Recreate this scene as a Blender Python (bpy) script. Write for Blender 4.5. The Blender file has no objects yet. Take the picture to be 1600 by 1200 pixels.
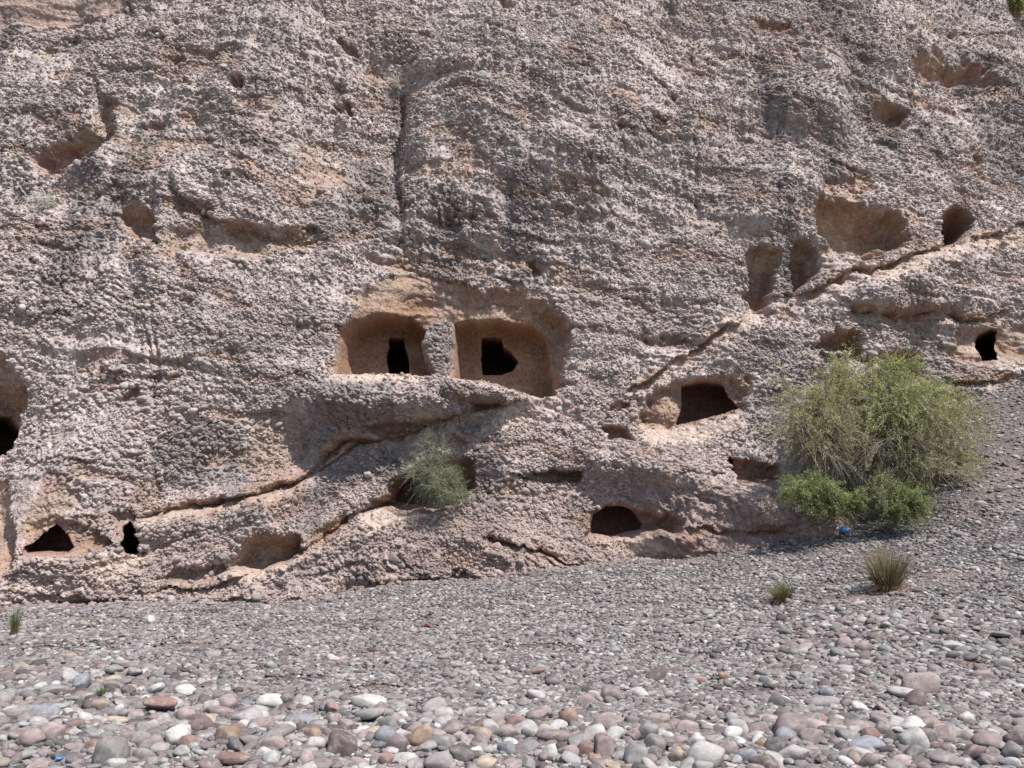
import bpy, math, time
import numpy as np
T0 = time.time()
rng = np.random.default_rng(11)
SC = bpy.context.scene
COL = SC.collection
R = math.radians

# ------------------------------------------------------------------ camera, sky, sun, exposure
F = 1300.0                      # focal length in pixels of the 1600-wide photograph
PITCH = R(7.75)
CP, SP = math.cos(PITCH), math.sin(PITCH)
cam_data = bpy.data.cameras.new('camera')
cam_data.sensor_width = 36.0
cam_data.lens = 36.0 * F / 1600.0
cam_data.clip_end = 600
cam = bpy.data.objects.new('camera', cam_data)
cam.rotation_euler = (R(90) + PITCH, 0, 0)
COL.objects.link(cam)
SC.camera = cam

SUN_AZ, SUN_EL = R(45), R(58)   # azimuth measured from "towards the camera" round to the right
sdir = (math.sin(SUN_AZ) * math.cos(SUN_EL), -math.cos(SUN_AZ) * math.cos(SUN_EL), math.sin(SUN_EL))
world = bpy.data.worlds.new('World')
SC.world = world
world.use_nodes = True
wn = world.node_tree
sky = wn.nodes.new('ShaderNodeTexSky')
sky.sky_type = 'NISHITA'
sky.sun_disc = False
sky.sun_elevation = SUN_EL
sky.sun_rotation = math.atan2(sdir[0], sdir[1])
wn.links.new(sky.outputs[0], wn.nodes['Background'].inputs[0])
wn.nodes['Background'].inputs[1].default_value = 0.12
sd = bpy.data.lights.new('sun', 'SUN')
sd.energy = 4.7
sd.angle = R(0.5)
sd.color = (1.0, 0.955, 0.90)
sun = bpy.data.objects.new('sun', sd)
from mathutils import Vector
sun.rotation_euler = Vector(sdir).to_track_quat('Z', 'Y').to_euler()
COL.objects.link(sun)
SC.view_settings.view_transform = 'Standard'
SC.view_settings.look = 'None'
SC.view_settings.gamma = 1
SC.view_settings.use_curve_mapping = False
SC.view_settings.exposure = 0.40

# ------------------------------------------------------------------ helpers
def ray(u, v):
    """X/Y and Z/Y of the direction through a point of the photograph"""
    u = np.asarray(u, float); v = np.asarray(v, float)
    up = (600 - v) / F
    yy = CP - up * SP
    return (u - 800) / F / yy, (SP + up * CP) / yy

def project(x, y, z):
    d = y * CP + z * SP
    return 800 + F * x / d, 600 - F * (z * CP - y * SP) / d

def tps_fit(P, val, lam=1e-3):
    n = len(P)
    d = np.linalg.norm(P[:, None] - P[None], axis=2)
    K = np.where(d > 0, d * d * np.log(d + 1e-12), 0) + lam * np.eye(n)
    A = np.zeros((n + 3, n + 3))
    A[:n, :n] = K; A[:n, n] = 1; A[:n, n + 1:] = P
    A[n, :n] = 1; A[n + 1:, :n] = P.T
    w = np.linalg.solve(A, np.concatenate([val, np.zeros(3)]))
    def ev(Q):
        out = np.empty(len(Q))
        for i in range(0, len(Q), 60000):
            q = Q[i:i + 60000]
            r2 = ((q[:, None, 0] - P[None, :, 0])**2 + (q[:, None, 1] - P[None, :, 1])**2)
            out[i:i + 60000] = (0.5 * r2 * np.log(r2 + 1e-12)) @ w[:n] + w[n] + q @ w[n + 1:]
        return out
    return ev

_tab = np.random.default_rng(5).random((256, 256)).astype(np.float32)
_tab2 = np.random.default_rng(6).random((256, 256)).astype(np.float32)
def vnoise(x, y, s=0):
    x = x + s * 17.31; y = y + s * 9.77
    xi = np.floor(x).astype(np.int64); yi = np.floor(y).astype(np.int64)
    fx = x - xi; fy = y - yi
    fx = fx * fx * fx * (fx * (fx * 6 - 15) + 10); fy = fy * fy * fy * (fy * (fy * 6 - 15) + 10)
    x0, x1, y0, y1 = xi & 255, (xi + 1) & 255, yi & 255, (yi + 1) & 255
    a = _tab[x0, y0]; b = _tab[x1, y0]; c = _tab[x0, y1]; d = _tab[x1, y1]
    return ((a + (b - a) * fx) * (1 - fy) + (c + (d - c) * fx) * fy) * 2 - 1
def fbm(x, y, o=4, s=0, g=0.5):
    t = 0; a = 1; n = 0
    for i in range(o):
        t = t + a * vnoise(x, y, s + i * 3.1); n += a
        a *= g; x = x * 2.03 + 3.7; y = y * 2.03 + 1.3
    return t / n * 1.6
def worley(x, y, s=0):
    """distance to the nearest jittered point, distance gap to the second, a random value of the cell"""
    x = x + s * 31.7; y = y + s * 13.9
    xi = np.floor(x).astype(np.int64); yi = np.floor(y).astype(np.int64)
    d1 = np.full(x.shape, 9.0); d2 = np.full(x.shape, 9.0); idv = np.zeros(x.shape)
    for i in (-1, 0, 1):
        for j in (-1, 0, 1):
            cx, cy = (xi + i) & 255, (yi + j) & 255
            px = xi + i + 0.1 + 0.8 * _tab[cx, cy]; py = yi + j + 0.1 + 0.8 * _tab2[cx, cy]
            d = (x - px)**2 + (y - py)**2
            m = d < d1
            d2 = np.where(m, d1, np.minimum(d2, d))
            idv = np.where(m, _tab[cy, cx], idv)
            d1 = np.where(m, d, d1)
    return np.sqrt(d1), np.sqrt(d2), idv
def smooth(a, b, x):
    t = np.clip((x - a) / (b - a), 0, 1)
    return t * t * (3 - 2 * t)

def mesh_from(name, V, Q, smooth_shade=True):
    """numpy vertices and faces (n x 3 or n x 4) -> mesh"""
    me = bpy.data.meshes.new(name)
    Q = np.ascontiguousarray(Q, dtype=np.int32); k = Q.shape[1]
    me.vertices.add(len(V)); me.vertices.foreach_set('co', np.ascontiguousarray(V, dtype=np.float32).ravel())
    me.loops.add(Q.size); me.loops.foreach_set('vertex_index', Q.ravel())
    me.polygons.add(len(Q)); me.polygons.foreach_set('loop_start', np.arange(0, Q.size, k, dtype=np.int32))
    me.update(calc_edges=True)
    me.polygons.foreach_set('use_smooth', np.full(len(Q), smooth_shade))
    return me
def set_color(me, name, C):
    at = me.attributes.new(name, 'FLOAT_COLOR', 'POINT')
    C4 = np.ones((len(C), 4), np.float32); C4[:, :3] = C
    at.data.foreach_set('color', C4.ravel())
def link(name, me, mat=None, parent=None, **props):
    o = bpy.data.objects.new(name, me)
    COL.objects.link(o)
    if mat is not None and me is not None and not me.materials: me.materials.append(mat)
    if parent is not None: o.parent = parent
    for k, v in props.items(): o[k] = v
    return o
def empty(name, loc, **props):
    o = bpy.data.objects.new(name, None); COL.objects.link(o); o.location = loc
    o.empty_display_size = 0.2
    for k, v in props.items(): o[k] = v
    return o

# ------------------------------------------------------------------ materials
def new_mat(name, rough=0.85, spec=0.25):
    m = bpy.data.materials.new(name); m.use_nodes = True
    nt = m.node_tree; b = nt.nodes['Principled BSDF']
    b.inputs['Roughness'].default_value = rough
    b.inputs['Specular IOR Level'].default_value = spec
    return m, nt, b
def node(nt, t, **k):
    n = nt.nodes.new(t)
    for a, v in k.items(): setattr(n, a, v)
    return n
def noise_node(nt, vec, scale, detail=4, rough=0.6):
    n = node(nt, 'ShaderNodeTexNoise'); n.inputs['Scale'].default_value = scale
    n.inputs['Detail'].default_value = detail; n.inputs['Roughness'].default_value = rough
    nt.links.new(vec, n.inputs['Vector']); return n
def ramp(nt, fac, stops):
    n = node(nt, 'ShaderNodeValToRGB'); e = n.color_ramp.elements
    while len(e) < len(stops): e.new(0.5)
    for i, (p, c) in enumerate(stops):
        e[i].position = p; e[i].color = (c, c, c, 1) if not hasattr(c, '__len__') else (*c, 1)
    nt.links.new(fac, n.inputs[0]); return n.outputs[0]
def mul(nt, a, b, fac=1.0):
    n = node(nt, 'ShaderNodeMix', data_type='RGBA', blend_type='MULTIPLY'); n.inputs[0].default_value = fac
    nt.links.new(a, n.inputs[6]); nt.links.new(b, n.inputs[7]); return n.outputs[2]

def rock_material(name, bump_big, bump_small, cell=9.0):
    m, nt, b = new_mat(name, 0.92, 0.15)
    at = node(nt, 'ShaderNodeAttribute', attribute_name='col')
    geo = node(nt, 'ShaderNodeNewGeometry')
    pos = geo.outputs['Position']
    n1 = noise_node(nt, pos, 6.0, 6, 0.7)
    v1 = node(nt, 'ShaderNodeTexVoronoi'); v1.inputs['Scale'].default_value = cell
    nt.links.new(pos, v1.inputs['Vector'])
    v2 = node(nt, 'ShaderNodeTexVoronoi'); v2.inputs['Scale'].default_value = cell * 2.3
    nt.links.new(pos, v2.inputs['Vector'])
    sep = node(nt, 'ShaderNodeSeparateColor'); nt.links.new(v2.outputs['Color'], sep.inputs[0])
    c = mul(nt, at.outputs['Color'], ramp(nt, n1.outputs[0], [(0.3, 0.72), (0.7, 1.28)]))
    c = mul(nt, c, ramp(nt, sep.outputs[0], [(0.0, 0.72), (1.0, 1.25)]), 0.8)
    nt.links.new(c, b.inputs['Base Color'])
    b1 = node(nt, 'ShaderNodeBump', invert=True); b1.inputs['Strength'].default_value = bump_big; b1.inputs['Distance'].default_value = 0.06
    nt.links.new(v1.outputs['Distance'], b1.inputs['Height'])
    b2 = node(nt, 'ShaderNodeBump', invert=True); b2.inputs['Strength'].default_value = bump_small; b2.inputs['Distance'].default_value = 0.03
    nt.links.new(v2.outputs['Distance'], b2.inputs['Height']); nt.links.new(b1.outputs[0], b2.inputs['Normal'])
    b3 = node(nt, 'ShaderNodeBump'); b3.inputs['Strength'].default_value = 0.5; b3.inputs['Distance'].default_value = 0.03
    n3 = noise_node(nt, pos, 22.0, 4, 0.7)
    nt.links.new(n3.outputs[0], b3.inputs['Height']); nt.links.new(b2.outputs[0], b3.inputs['Normal'])
    nt.links.new(b3.outputs[0], b.inputs['Normal'])
    return m
mat_cliff = rock_material('conglomerate', 0.6, 0.5)
mat_plaster = rock_material('sandy_mudstone', 0.35, 0.3, 7.0)
mat_ground = rock_material('gravel_bed', 1.0, 1.0, 16.0)

def stone_material(name, base=None, attr=False, speck=0.0):
    m, nt, b = new_mat(name, 0.78, 0.3)
    tc = node(nt, 'ShaderNodeTexCoord'); oi = node(nt, 'ShaderNodeObjectInfo')
    add = node(nt, 'ShaderNodeVectorMath', operation='ADD')
    sc = node(nt, 'ShaderNodeVectorMath', operation='SCALE'); sc.inputs['Scale'].default_value = 40
    nt.links.new(oi.outputs['Random'], sc.inputs[0])
    nt.links.new(tc.outputs['Object'], add.inputs[0]); nt.links.new(sc.outputs[0], add.inputs[1])
    p = add.outputs[0]
    if attr:
        a = node(nt, 'ShaderNodeAttribute', attribute_name='tint', attribute_type='INSTANCER'); c = a.outputs['Color']
    else:
        r = node(nt, 'ShaderNodeRGB'); r.outputs[0].default_value = (*base, 1); c = r.outputs[0]
        c = mul(nt, c, ramp(nt, oi.outputs['Random'], [(0, 0.82), (1, 1.18)]))
    n1 = noise_node(nt, p, 1.6, 5, 0.65)
    c = mul(nt, c, ramp(nt, n1.outputs[0], [(0.3, (0.66, 0.64, 0.63)), (0.68, (1.22, 1.2, 1.18))]))
    n2 = noise_node(nt, p, 9.0, 3, 0.7)
    c = mul(nt, c, ramp(nt, n2.outputs[0], [(0.36, 0.55 if speck else 0.84), (0.5, 1.0), (0.8, 1.1)]))
    if not attr:     # silt and pale salt crust in blotches
        n4 = noise_node(nt, p, 1.1, 6, 0.75)
        mx = node(nt, 'ShaderNodeMix', data_type='RGBA')
        nt.links.new(ramp(nt, n4.outputs[0], [(0.52, 0.0), (0.66, 0.55)]), mx.inputs[0])
        nt.links.new(c, mx.inputs[6]); mx.inputs[7].default_value = (0.40, 0.37, 0.35, 1)
        c = mx.outputs[2]
    nt.links.new(c, b.inputs['Base Color'])
    bp = node(nt, 'ShaderNodeBump'); bp.inputs['Strength'].default_value = 0.35; bp.inputs['Distance'].default_value = 0.02
    nt.links.new(n2.outputs[0], bp.inputs['Height']); nt.links.new(bp.outputs[0], b.inputs['Normal'])
    return m
STONE = {   # real colours of the dry stones
    'white': (0.50, 0.48, 0.46), 'pale grey': (0.36, 0.345, 0.335), 'grey': (0.24, 0.225, 0.22),
    'dark grey': (0.13, 0.12, 0.12), 'mauve': (0.25, 0.20, 0.195), 'dark mauve': (0.15, 0.112, 0.11),
    'pinkish': (0.34, 0.275, 0.26), 'tan': (0.38, 0.31, 0.24), 'orange brown': (0.29, 0.205, 0.145),
    'reddish brown': (0.25, 0.165, 0.145), 'bluish grey': (0.24, 0.245, 0.27)}
SMAT = {k: stone_material('stone_' + k.replace(' ', '_'), v, speck=(k == 'white')) for k, v in STONE.items()}
mat_pebble = stone_material('mixed_pebbles', attr=True)

def leaf_material(name, transl=0.45):
    m = bpy.data.materials.new(name); m.use_nodes = True; nt = m.node_tree
    b = nt.nodes['Principled BSDF']; b.inputs['Roughness'].default_value = 0.6; b.inputs['Specular IOR Level'].default_value = 0.2
    a = node(nt, 'ShaderNodeAttribute', attribute_name='col')
    nt.links.new(a.outputs['Color'], b.inputs['Base Color'])
    if transl:
        t = node(nt, 'ShaderNodeBsdfTranslucent'); nt.links.new(a.outputs['Color'], t.inputs[0])
        mx = node(nt, 'ShaderNodeMixShader'); mx.inputs[0].default_value = transl
        nt.links.new(b.outputs[0], mx.inputs[1]); nt.links.new(t.outputs[0], mx.inputs[2])
        nt.links.new(mx.outputs[0], nt.nodes['Material Output'].inputs[0])
    return m
mat_leaf = leaf_material('foliage'); mat_twig = leaf_material('bark', 0.0)

# ------------------------------------------------------------------ ground form
gp = [(0,1200,8.5),(400,1200,8.4),(800,1200,8.3),(1200,1200,8.3),(1600,1200,8.4),
      (0,1050,12.6),(400,1060,12.6),(800,1050,12.9),(1200,1060,12.4),(1600,1060,12.0),
      (0,950,21),(250,946,22.3),(480,938,23.3),(620,917,24),(870,892,25),(1100,868,25.5),(1290,830,25.0),
      (800,970,18.3),(1200,960,18.0),(400,990,17.5),(1600,960,15.6),(1600,880,19),(1600,800,22.3),(1600,720,25),(1600,640,27.3),
      (1350,880,21.3),(1450,820,23.8),(1400,740,27.0),(1500,680,27),(1600,600,29),(1750,560,30),(1750,800,23)]
G = np.array(gp, float)
gx, gz = ray(G[:, 0], G[:, 1])
GP = np.stack([gx * G[:, 2], G[:, 2]], 1); GZ = gz * G[:, 2]
extra = [(-3, 5, -2.6), (3, 5, -2.6), (-14, 10, -2.7), (14, 10, -2.35), (-20, 20, -2.6), (-6, 30, -2.3), (6, 32, -0.8), (22, 32, 4.5), (26, 20, 1.2)]
GP = np.vstack([GP, [(a, b) for a, b, c in extra]]); GZ = np.concatenate([GZ, [c for a, b, c in extra]])
_g = tps_fit(GP, GZ, 0.05)
def ground_z(x, y):
    x = np.asarray(x, float); y = np.asarray(y, float); sh = x.shape
    xc = np.clip(x, -20, 24).ravel(); yc = np.clip(y, 5, 33).ravel()
    z = _g(np.stack([xc, yc], 1)).reshape(sh)
    z = z + 0.07 * fbm(x * 0.45, y * 0.6, 3, 40) + 0.03 * fbm(x * 1.7, y * 1.7, 2, 44)
    z = z + 0.13 * np.exp(-((y - 8.9 - 0.25 * np.sin(x)) / 0.9)**2)      # low cobble bar close by
    return z
_gz_cache = None
def on_ground(u, v):
    """where the line of sight through a photograph point meets the ground"""
    rx, rz = ray(u, v)
    lo = np.full(np.shape(rx), 4.0); found = np.zeros(np.shape(rx), bool); ans = np.full(np.shape(rx), 25.0)
    prev = None
    for Y in np.arange(5, 34, 0.5):
        below = rz * Y < ground_z(rx * Y, np.full(np.shape(rx), Y))
        new = below & ~found
        ans = np.where(new, Y - 0.25, ans); found |= new
    a = ans - 0.5; b = ans + 0.5
    for _ in range(14):
        mid = (a + b) / 2
        below = rz * mid < ground_z(rx * mid, mid)
        b = np.where(below, mid, b); a = np.where(below, a, mid)
    return rx * b, b, rz * b

# ------------------------------------------------------------------ cliff form
cp = [(0,1040,21.2),(250,1040,22.5),(480,1030,23.6),(620,1010,24.1),(870,990,25.2),(1100,970,25.8),(1290,920,25.4),(1450,880,27),(1600,760,29.5),
      (0,950,21.2),(250,946,22.5),(480,938,23.5),(620,917,24.1),(870,892,25.1),(1100,868,25.6),(1290,830,25.3),(1400,740,27.4),(1500,660,28.3),(1600,600,29.3),
      (0,800,23),(100,830,22.5),(300,790,23.8),(420,860,23.4),(500,780,25.0),(700,800,25.5),(800,850,25.1),(900,780,26.4),(1100,780,26.6),(1250,760,26.5),
      (0,650,24.8),(150,650,23.8),(350,650,24.4),(550,640,25.6),(750,640,26.3),(900,650,27.2),(1080,680,27.6),(1250,620,28.4),(1400,600,29.2),
      (0,480,25.2),(200,480,24.8),(400,480,25.3),(540,480,26.9),(700,480,27.8),(850,480,27.6),(1000,500,28.0),(1180,450,29.6),(1350,480,29.6),(1600,470,31),
      (0,300,27),(200,300,26.4),(400,300,26.6),(540,300,28.0),(620,250,29.3),(700,260,28.3),(850,280,28.3),(950,300,28.8),(1080,300,29.9),(1250,300,30.4),(1400,250,31.8),(1600,300,34),
      (0,100,28.8),(200,100,28.0),(430,100,28.3),(560,100,30),(640,130,30.6),(720,130,29.6),(850,120,30.0),(1000,100,31.2),(1200,100,32),(1300,180,31.6),(1400,120,33.6),(1500,100,36),(1600,100,38),
      (0,-200,31),(400,-200,32),(800,-200,35),(1200,-200,38),(1600,-200,44),(-300,1000,17),(-300,500,23.5),(-300,0,27),(-300,-200,29),
      (1900,600,31),(1900,300,36),(1900,-200,48),(1900,900,28)]
CPt = np.array(cp, float)
_c = tps_fit(CPt[:, :2] / 400, CPt[:, 2], 1e-3)

def axis(a, b, c, d, fine, coarse):
    return np.concatenate([np.arange(a, b, coarse), np.arange(b, c, fine), np.arange(c, d + coarse, coarse)])
STEP = 1.5
US = axis(-300, -20, 1620, 1900, STEP, 8.0)
VS = axis(-200, -14, 990, 1040, STEP, 8.0)
UU, VV = np.meshgrid(US, VS)
NV, NU = UU.shape
# coarse evaluation of the big form, then bilinear refinement
cu = np.linspace(-300, 1910, 260); cv = np.linspace(-200, 1050, 160)
CU, CV = np.meshgrid(cu, cv)
cy = _c(np.stack([CU.ravel() / 400, CV.ravel() / 400], 1)).reshape(CU.shape)
def bil(grid, u, v):
    x = np.clip((u - cu[0]) / (cu[1] - cu[0]), 0, len(cu) - 1.001); y = np.clip((v - cv[0]) / (cv[1] - cv[0]), 0, len(cv) - 1.001)
    xi = x.astype(int); yi = y.astype(int); fx = x - xi; fy = y - yi
    return (grid[yi, xi] * (1 - fx) + grid[yi, xi + 1] * fx) * (1 - fy) + (grid[yi + 1, xi] * (1 - fx) + grid[yi + 1, xi + 1] * fx) * fy
Y0 = bil(cy, UU, VV)
rx, rz = ray(UU, VV)
X0 = rx * Y0; Z0 = rz * Y0                      # large form of the cliff in metres
# warped lookup for hand-cut edges
WU = UU + 3.5 * fbm(X0 * 1.1, Z0 * 1.1, 3, 1) + 1.6 * fbm(X0 * 4, Z0 * 4, 2, 3)
WV = VV + 3.5 * fbm(X0 * 1.1, Z0 * 1.1, 3, 7) + 1.6 * fbm(X0 * 4, Z0 * 4, 2, 9)
SU = UU + 0.9 * fbm(X0 * 4, Z0 * 4, 2, 13); SV = VV + 0.9 * fbm(X0 * 4, Z0 * 4, 2, 15)

def window(us, vs, pad):
    c0, c1 = np.searchsorted(US, [min(us) - pad, max(us) + pad]); r0, r1 = np.searchsorted(VS, [min(vs) - pad, max(vs) + pad])
    return slice(r0, max(r1, r0 + 1)), slice(c0, max(c1, c0 + 1))
def seg_dist(px, py, a, b):
    dx, dy = b[0] - a[0], b[1] - a[1]; L2 = dx * dx + dy * dy + 1e-9
    t = np.clip(((px - a[0]) * dx + (py - a[1]) * dy) / L2, 0, 1)
    ex, ey = px - a[0] - t * dx, py - a[1] - t * dy
    return np.hypot(ex, ey), t, (dx * ey - dy * ex)
def poly_sdf(pts, pad, warp=True):
    """positive inside"""
    us = [p[0] for p in pts]; vs = [p[1] for p in pts]
    w = window(us, vs, pad)
    px, py = (WU[w], WV[w]) if warp else (SU[w], SV[w])
    d = np.full(px.shape, 1e9); ins = np.zeros(px.shape, bool)
    n = len(pts)
    for i in range(n):
        a, b = pts[i], pts[(i + 1) % n]
        dd, _, _ = seg_dist(px, py, a, b); d = np.minimum(d, dd)
        if a[1] != b[1]:
            c = ((a[1] > py) != (b[1] > py)) & (px < (b[0] - a[0]) * (py - a[1]) / (b[1] - a[1]) + a[0])
            ins ^= c
    return w, np.where(ins, d, -d)
def line_sd(pts, pad):
    """signed distance to a line drawn left to right: positive above; parameter along it"""
    us = [p[0] for p in pts]; vs = [p[1] for p in pts]
    w = window(us, vs, pad); px, py = WU[w] + 2.5 * vnoise(X0[w] * 2.3, Z0[w] * 2.3, 71), WV[w] + 5 * vnoise(X0[w] * 0.8, Z0[w] * 0.8, 72) + 3.5 * vnoise(X0[w] * 2.1, Z0[w] * 2.1, 73) + 1.5 * vnoise(X0[w] * 6, Z0[w] * 6, 74)
    d = np.full(px.shape, 1e9); s = np.zeros(px.shape); tt = np.zeros(px.shape)
    L = [0]
    for i in range(len(pts) - 1): L.append(L[-1] + math.hypot(pts[i + 1][0] - pts[i][0], pts[i + 1][1] - pts[i][1]))
    for i in range(len(pts) - 1):
        dd, t, cr = seg_dist(px, py, pts[i], pts[i + 1]); m = dd < d
        d = np.where(m, dd, d); s = np.where(m, -np.sign(cr), s); tt = np.where(m, (L[i] + t * (L[i + 1] - L[i])) / L[-1], tt)
    return w, d, s, tt

dep = np.zeros_like(Y0)        # push away from the camera (m)
brown = np.zeros_like(Y0)      # where sandy brown mudstone is bare
sand = np.zeros_like(Y0)       # loose pale sand on ledges
calm = np.zeros_like(Y0)       # 1 = trowelled smooth, no pebbles

# ---- ledges and cracks: (points, overhang above m, width px, recess below m, width px, sand below)
LEDGES = [
 ([(190,815),(260,800),(330,785),(420,765),(480,738),(510,712)], 0.22, 16, 0.30, 9, 0.6),
 ([(470,745),(500,715),(530,695),(560,686),(640,672),(700,655),(760,640),(815,628),(840,624)], 0.5, 24, 0.50, 10, 0.3),
 ([(480,742),(520,722),(560,690),(600,680)], 0.1, 10, 0.35, 6, 0.0),
 ([(965,612),(1010,590),(1060,563),(1110,530),(1150,500),(1168,480)], 0.30, 22, 0.38, 12, 0.5),
 ([(1165,470),(1235,466),(1300,440),(1370,415),(1430,395),(1490,378),(1600,352),(1700,330)], 0.25, 16, 0.45, 14, 0.7),
 ([(905,700),(960,640),(1000,600)], 0.1, 10, 0.15, 10, 0.0),
 ([(200,935),(260,915),(330,915),(400,890),(470,860),(530,820),(575,785)], 0.22, 18, 0.35, 9, 0.2),
 ([(470,905),(520,895),(560,880)], 0.1, 8, 0.15, 8, 0),
 ([(0,915),(60,930),(130,935),(200,940),(300,945),(480,936),(560,925)], 0.2, 18, 0.1, 10, 0),
 ([(560,920),(640,905),(700,903),(780,900),(860,905)], 0.2, 16, 0.12, 8, 0),
 ([(745,835),(800,850),(850,860),(900,878),(960,884)], 0.16, 12, 0.30, 7, 0),
 ([(840,862),(870,880),(910,890)], 0.12, 8, 0.2, 6, 0),
 ([(1060,820),(1110,825),(1160,832),(1200,828),(1240,838)], 0.16, 12, 0.28, 7, 0),
 ([(1090,862),(1130,858),(1170,862),(1210,850)], 0.14, 9, 0.22, 7, 0),
 ([(745,770),(790,775),(830,785)], 0.1, 8, 0.2, 6, 0),
 ([(795,735),(830,752),(860,745),(915,738)], 0.2, 14, 0.3, 8, 0),
 ([(640,110),(690,98),(760,85)], -0.25, 14, 0.1, 10, 0.3),
 ([(500,232),(560,205),(600,232),(640,236)], -0.12, 8, 0.06, 12, 0),
 ([(260,290),(330,345),(400,350),(480,352),(520,370)], 0.28, 20, 0.25, 14, 0),
 ([(0,395),(80,398),(160,400),(260,395),(380,402),(480,398)], 0.12, 12, -0.12, 14, 0.1),
 ([(560,405),(640,420),(730,440),(780,430),(830,440)], 0.2, 14, 0.16, 10, 0),
 ([(600,395),(660,405),(720,405)], 0.1, 8, 0.14, 6, 0),
 ([(640,335),(720,345),(830,365),(900,372)], 0.16, 14, 0.10, 12, 0),
 ([(980,25),(1010,45),(1060,70)], 0.1, 8, 0.16, 8, 0),
 ([(975,110),(1010,130),(1050,160),(1070,180)], 0.15, 12, 0.14, 8, 0),
 ([(1280,245),(1320,262),(1365,268)], 0.15, 10, 0.22, 7, 0),
 ([(1210,215),(1260,230),(1290,250)], 0.1, 8, 0.15, 8, 0),
 ([(1250,45),(1300,60),(1340,55)], 0.1, 8, 0.12, 7, 0),
 ([(1400,30),(1480,50),(1600,55)], 0.2, 14, 0.15, 10, 0.2),
 ([(1480,150),(1540,140),(1600,135)], 0.15, 14, 0.2, 10, 0.3),
 ([(1240,545),(1300,560),(1370,565),(1450,572)], 0.15, 14, 0.25, 10, 0),
 ([(1480,598),(1540,590),(1600,585)], 0.3, 14, 0.2, 10, 0.1),
 ([(1290,500),(1380,492),(1460,485),(1530,492),(1600,488)], 0.3, 22, 0.28, 16, 0),
 ([(0,40),(60,30),(120,18),(190,2)], 0.1, 20, 0.05, 12, 0),
 ([(600,760),(650,735),(700,715),(735,720)], 0.1, 10, 0.1, 8, 0),
 ([(925,785),(960,775),(1000,785),(1050,800)], 0.1, 10, 0.05, 8, 0),
 ([(170,610),(215,625),(250,628),(280,635)], 0.06, 8, 0.14, 7, 0),
 ([(240,655),(262,632)], 0.06, 8, 0.14, 7, 0),
 ([(120,578),(170,590),(220,596)], 0.08, 10, 0.12, 7, 0),
 ([(560,50),(620,40),(660,42)], 0.1, 10, 0.18, 8, 0.2),
 ([(600,95),(640,100),(655,92)], 0.1, 10, 0.18, 8, 0.2),
 ([(0,330),(40,345),(90,360)], 0.1, 10, 0.2, 8, 0),
 ([(300,745),(350,752),(420,745)], 0.05, 10, 0.10, 7, 0),
 ([(80,762),(130,768),(180,760)], 0.05, 10, 0.10, 7, 0),
 ([(1040,735),(1090,745),(1128,738)], 0.1, 8, 0.1, 8, 0),
 ([(1000,285),(1060,300),(1110,330)], 0.08, 14, 0.10, 10, 0),
 ([(622,470),(655,462),(690,464),(718,472)], 0.12, 5, 0.22, 4, 0), ([(588,478),(605,494),(628,500),(655,494)], 0.1, 5, 0.2, 4, 0), ([(738,476),(765,466),(800,470),(832,486)], 0.15, 6, 0.25, 5, 0), ([(782,486),(800,500),(830,492),(850,500)], 0.1, 5, 0.22, 4, 0), ([(580,440),(640,430),(700,452),(760,440)], 0.15, 8, 0.2, 6, 0),
 ([(860,255),(930,262),(990,280)], 0.08, 12, 0.08, 10, 0),
]
for pts, A, wa, B, wb, sd_ in LEDGES:
    w, d, s, t = line_sd(pts, 3.2 * max(wa, wb) + 6)
    tap = smooth(0, 0.14, t) * smooth(1, 0.86, t)
    near_end = np.exp(-np.maximum(d - 60, 0) / 10)
    up = s > 0
    brk = np.clip(0.6 + 0.8 * fbm(X0[w] * 0.9, Z0[w] * 0.9, 3, 77), 0.02, 1.3)
    wb2 = wb * (0.35 + 0.55 * brk)
    dep[w] += np.where(up, -0.6 * A * np.exp(-(d / wa)**1.3), 0.75 * B * np.exp(-(d / wb2)**1.3) * brk) * tap * near_end
    if B > 0.08:
        brown[w] = np.maximum(brown[w], np.where(up, np.exp(-(d / (3 + wa * 0.3))**2) * smooth(0.3, 0.9, brk), np.exp(-(d / (wb * 1.1))**2)) * tap * smooth(0.1, 0.3, B) * (0.5 + 0.5 * brk))
    if sd_: sand[w] = np.maximum(sand[w], np.where(up, 0, np.exp(-((d - wb * 1.1) / (wb * 1.1))**2)) * tap * sd_)

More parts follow.
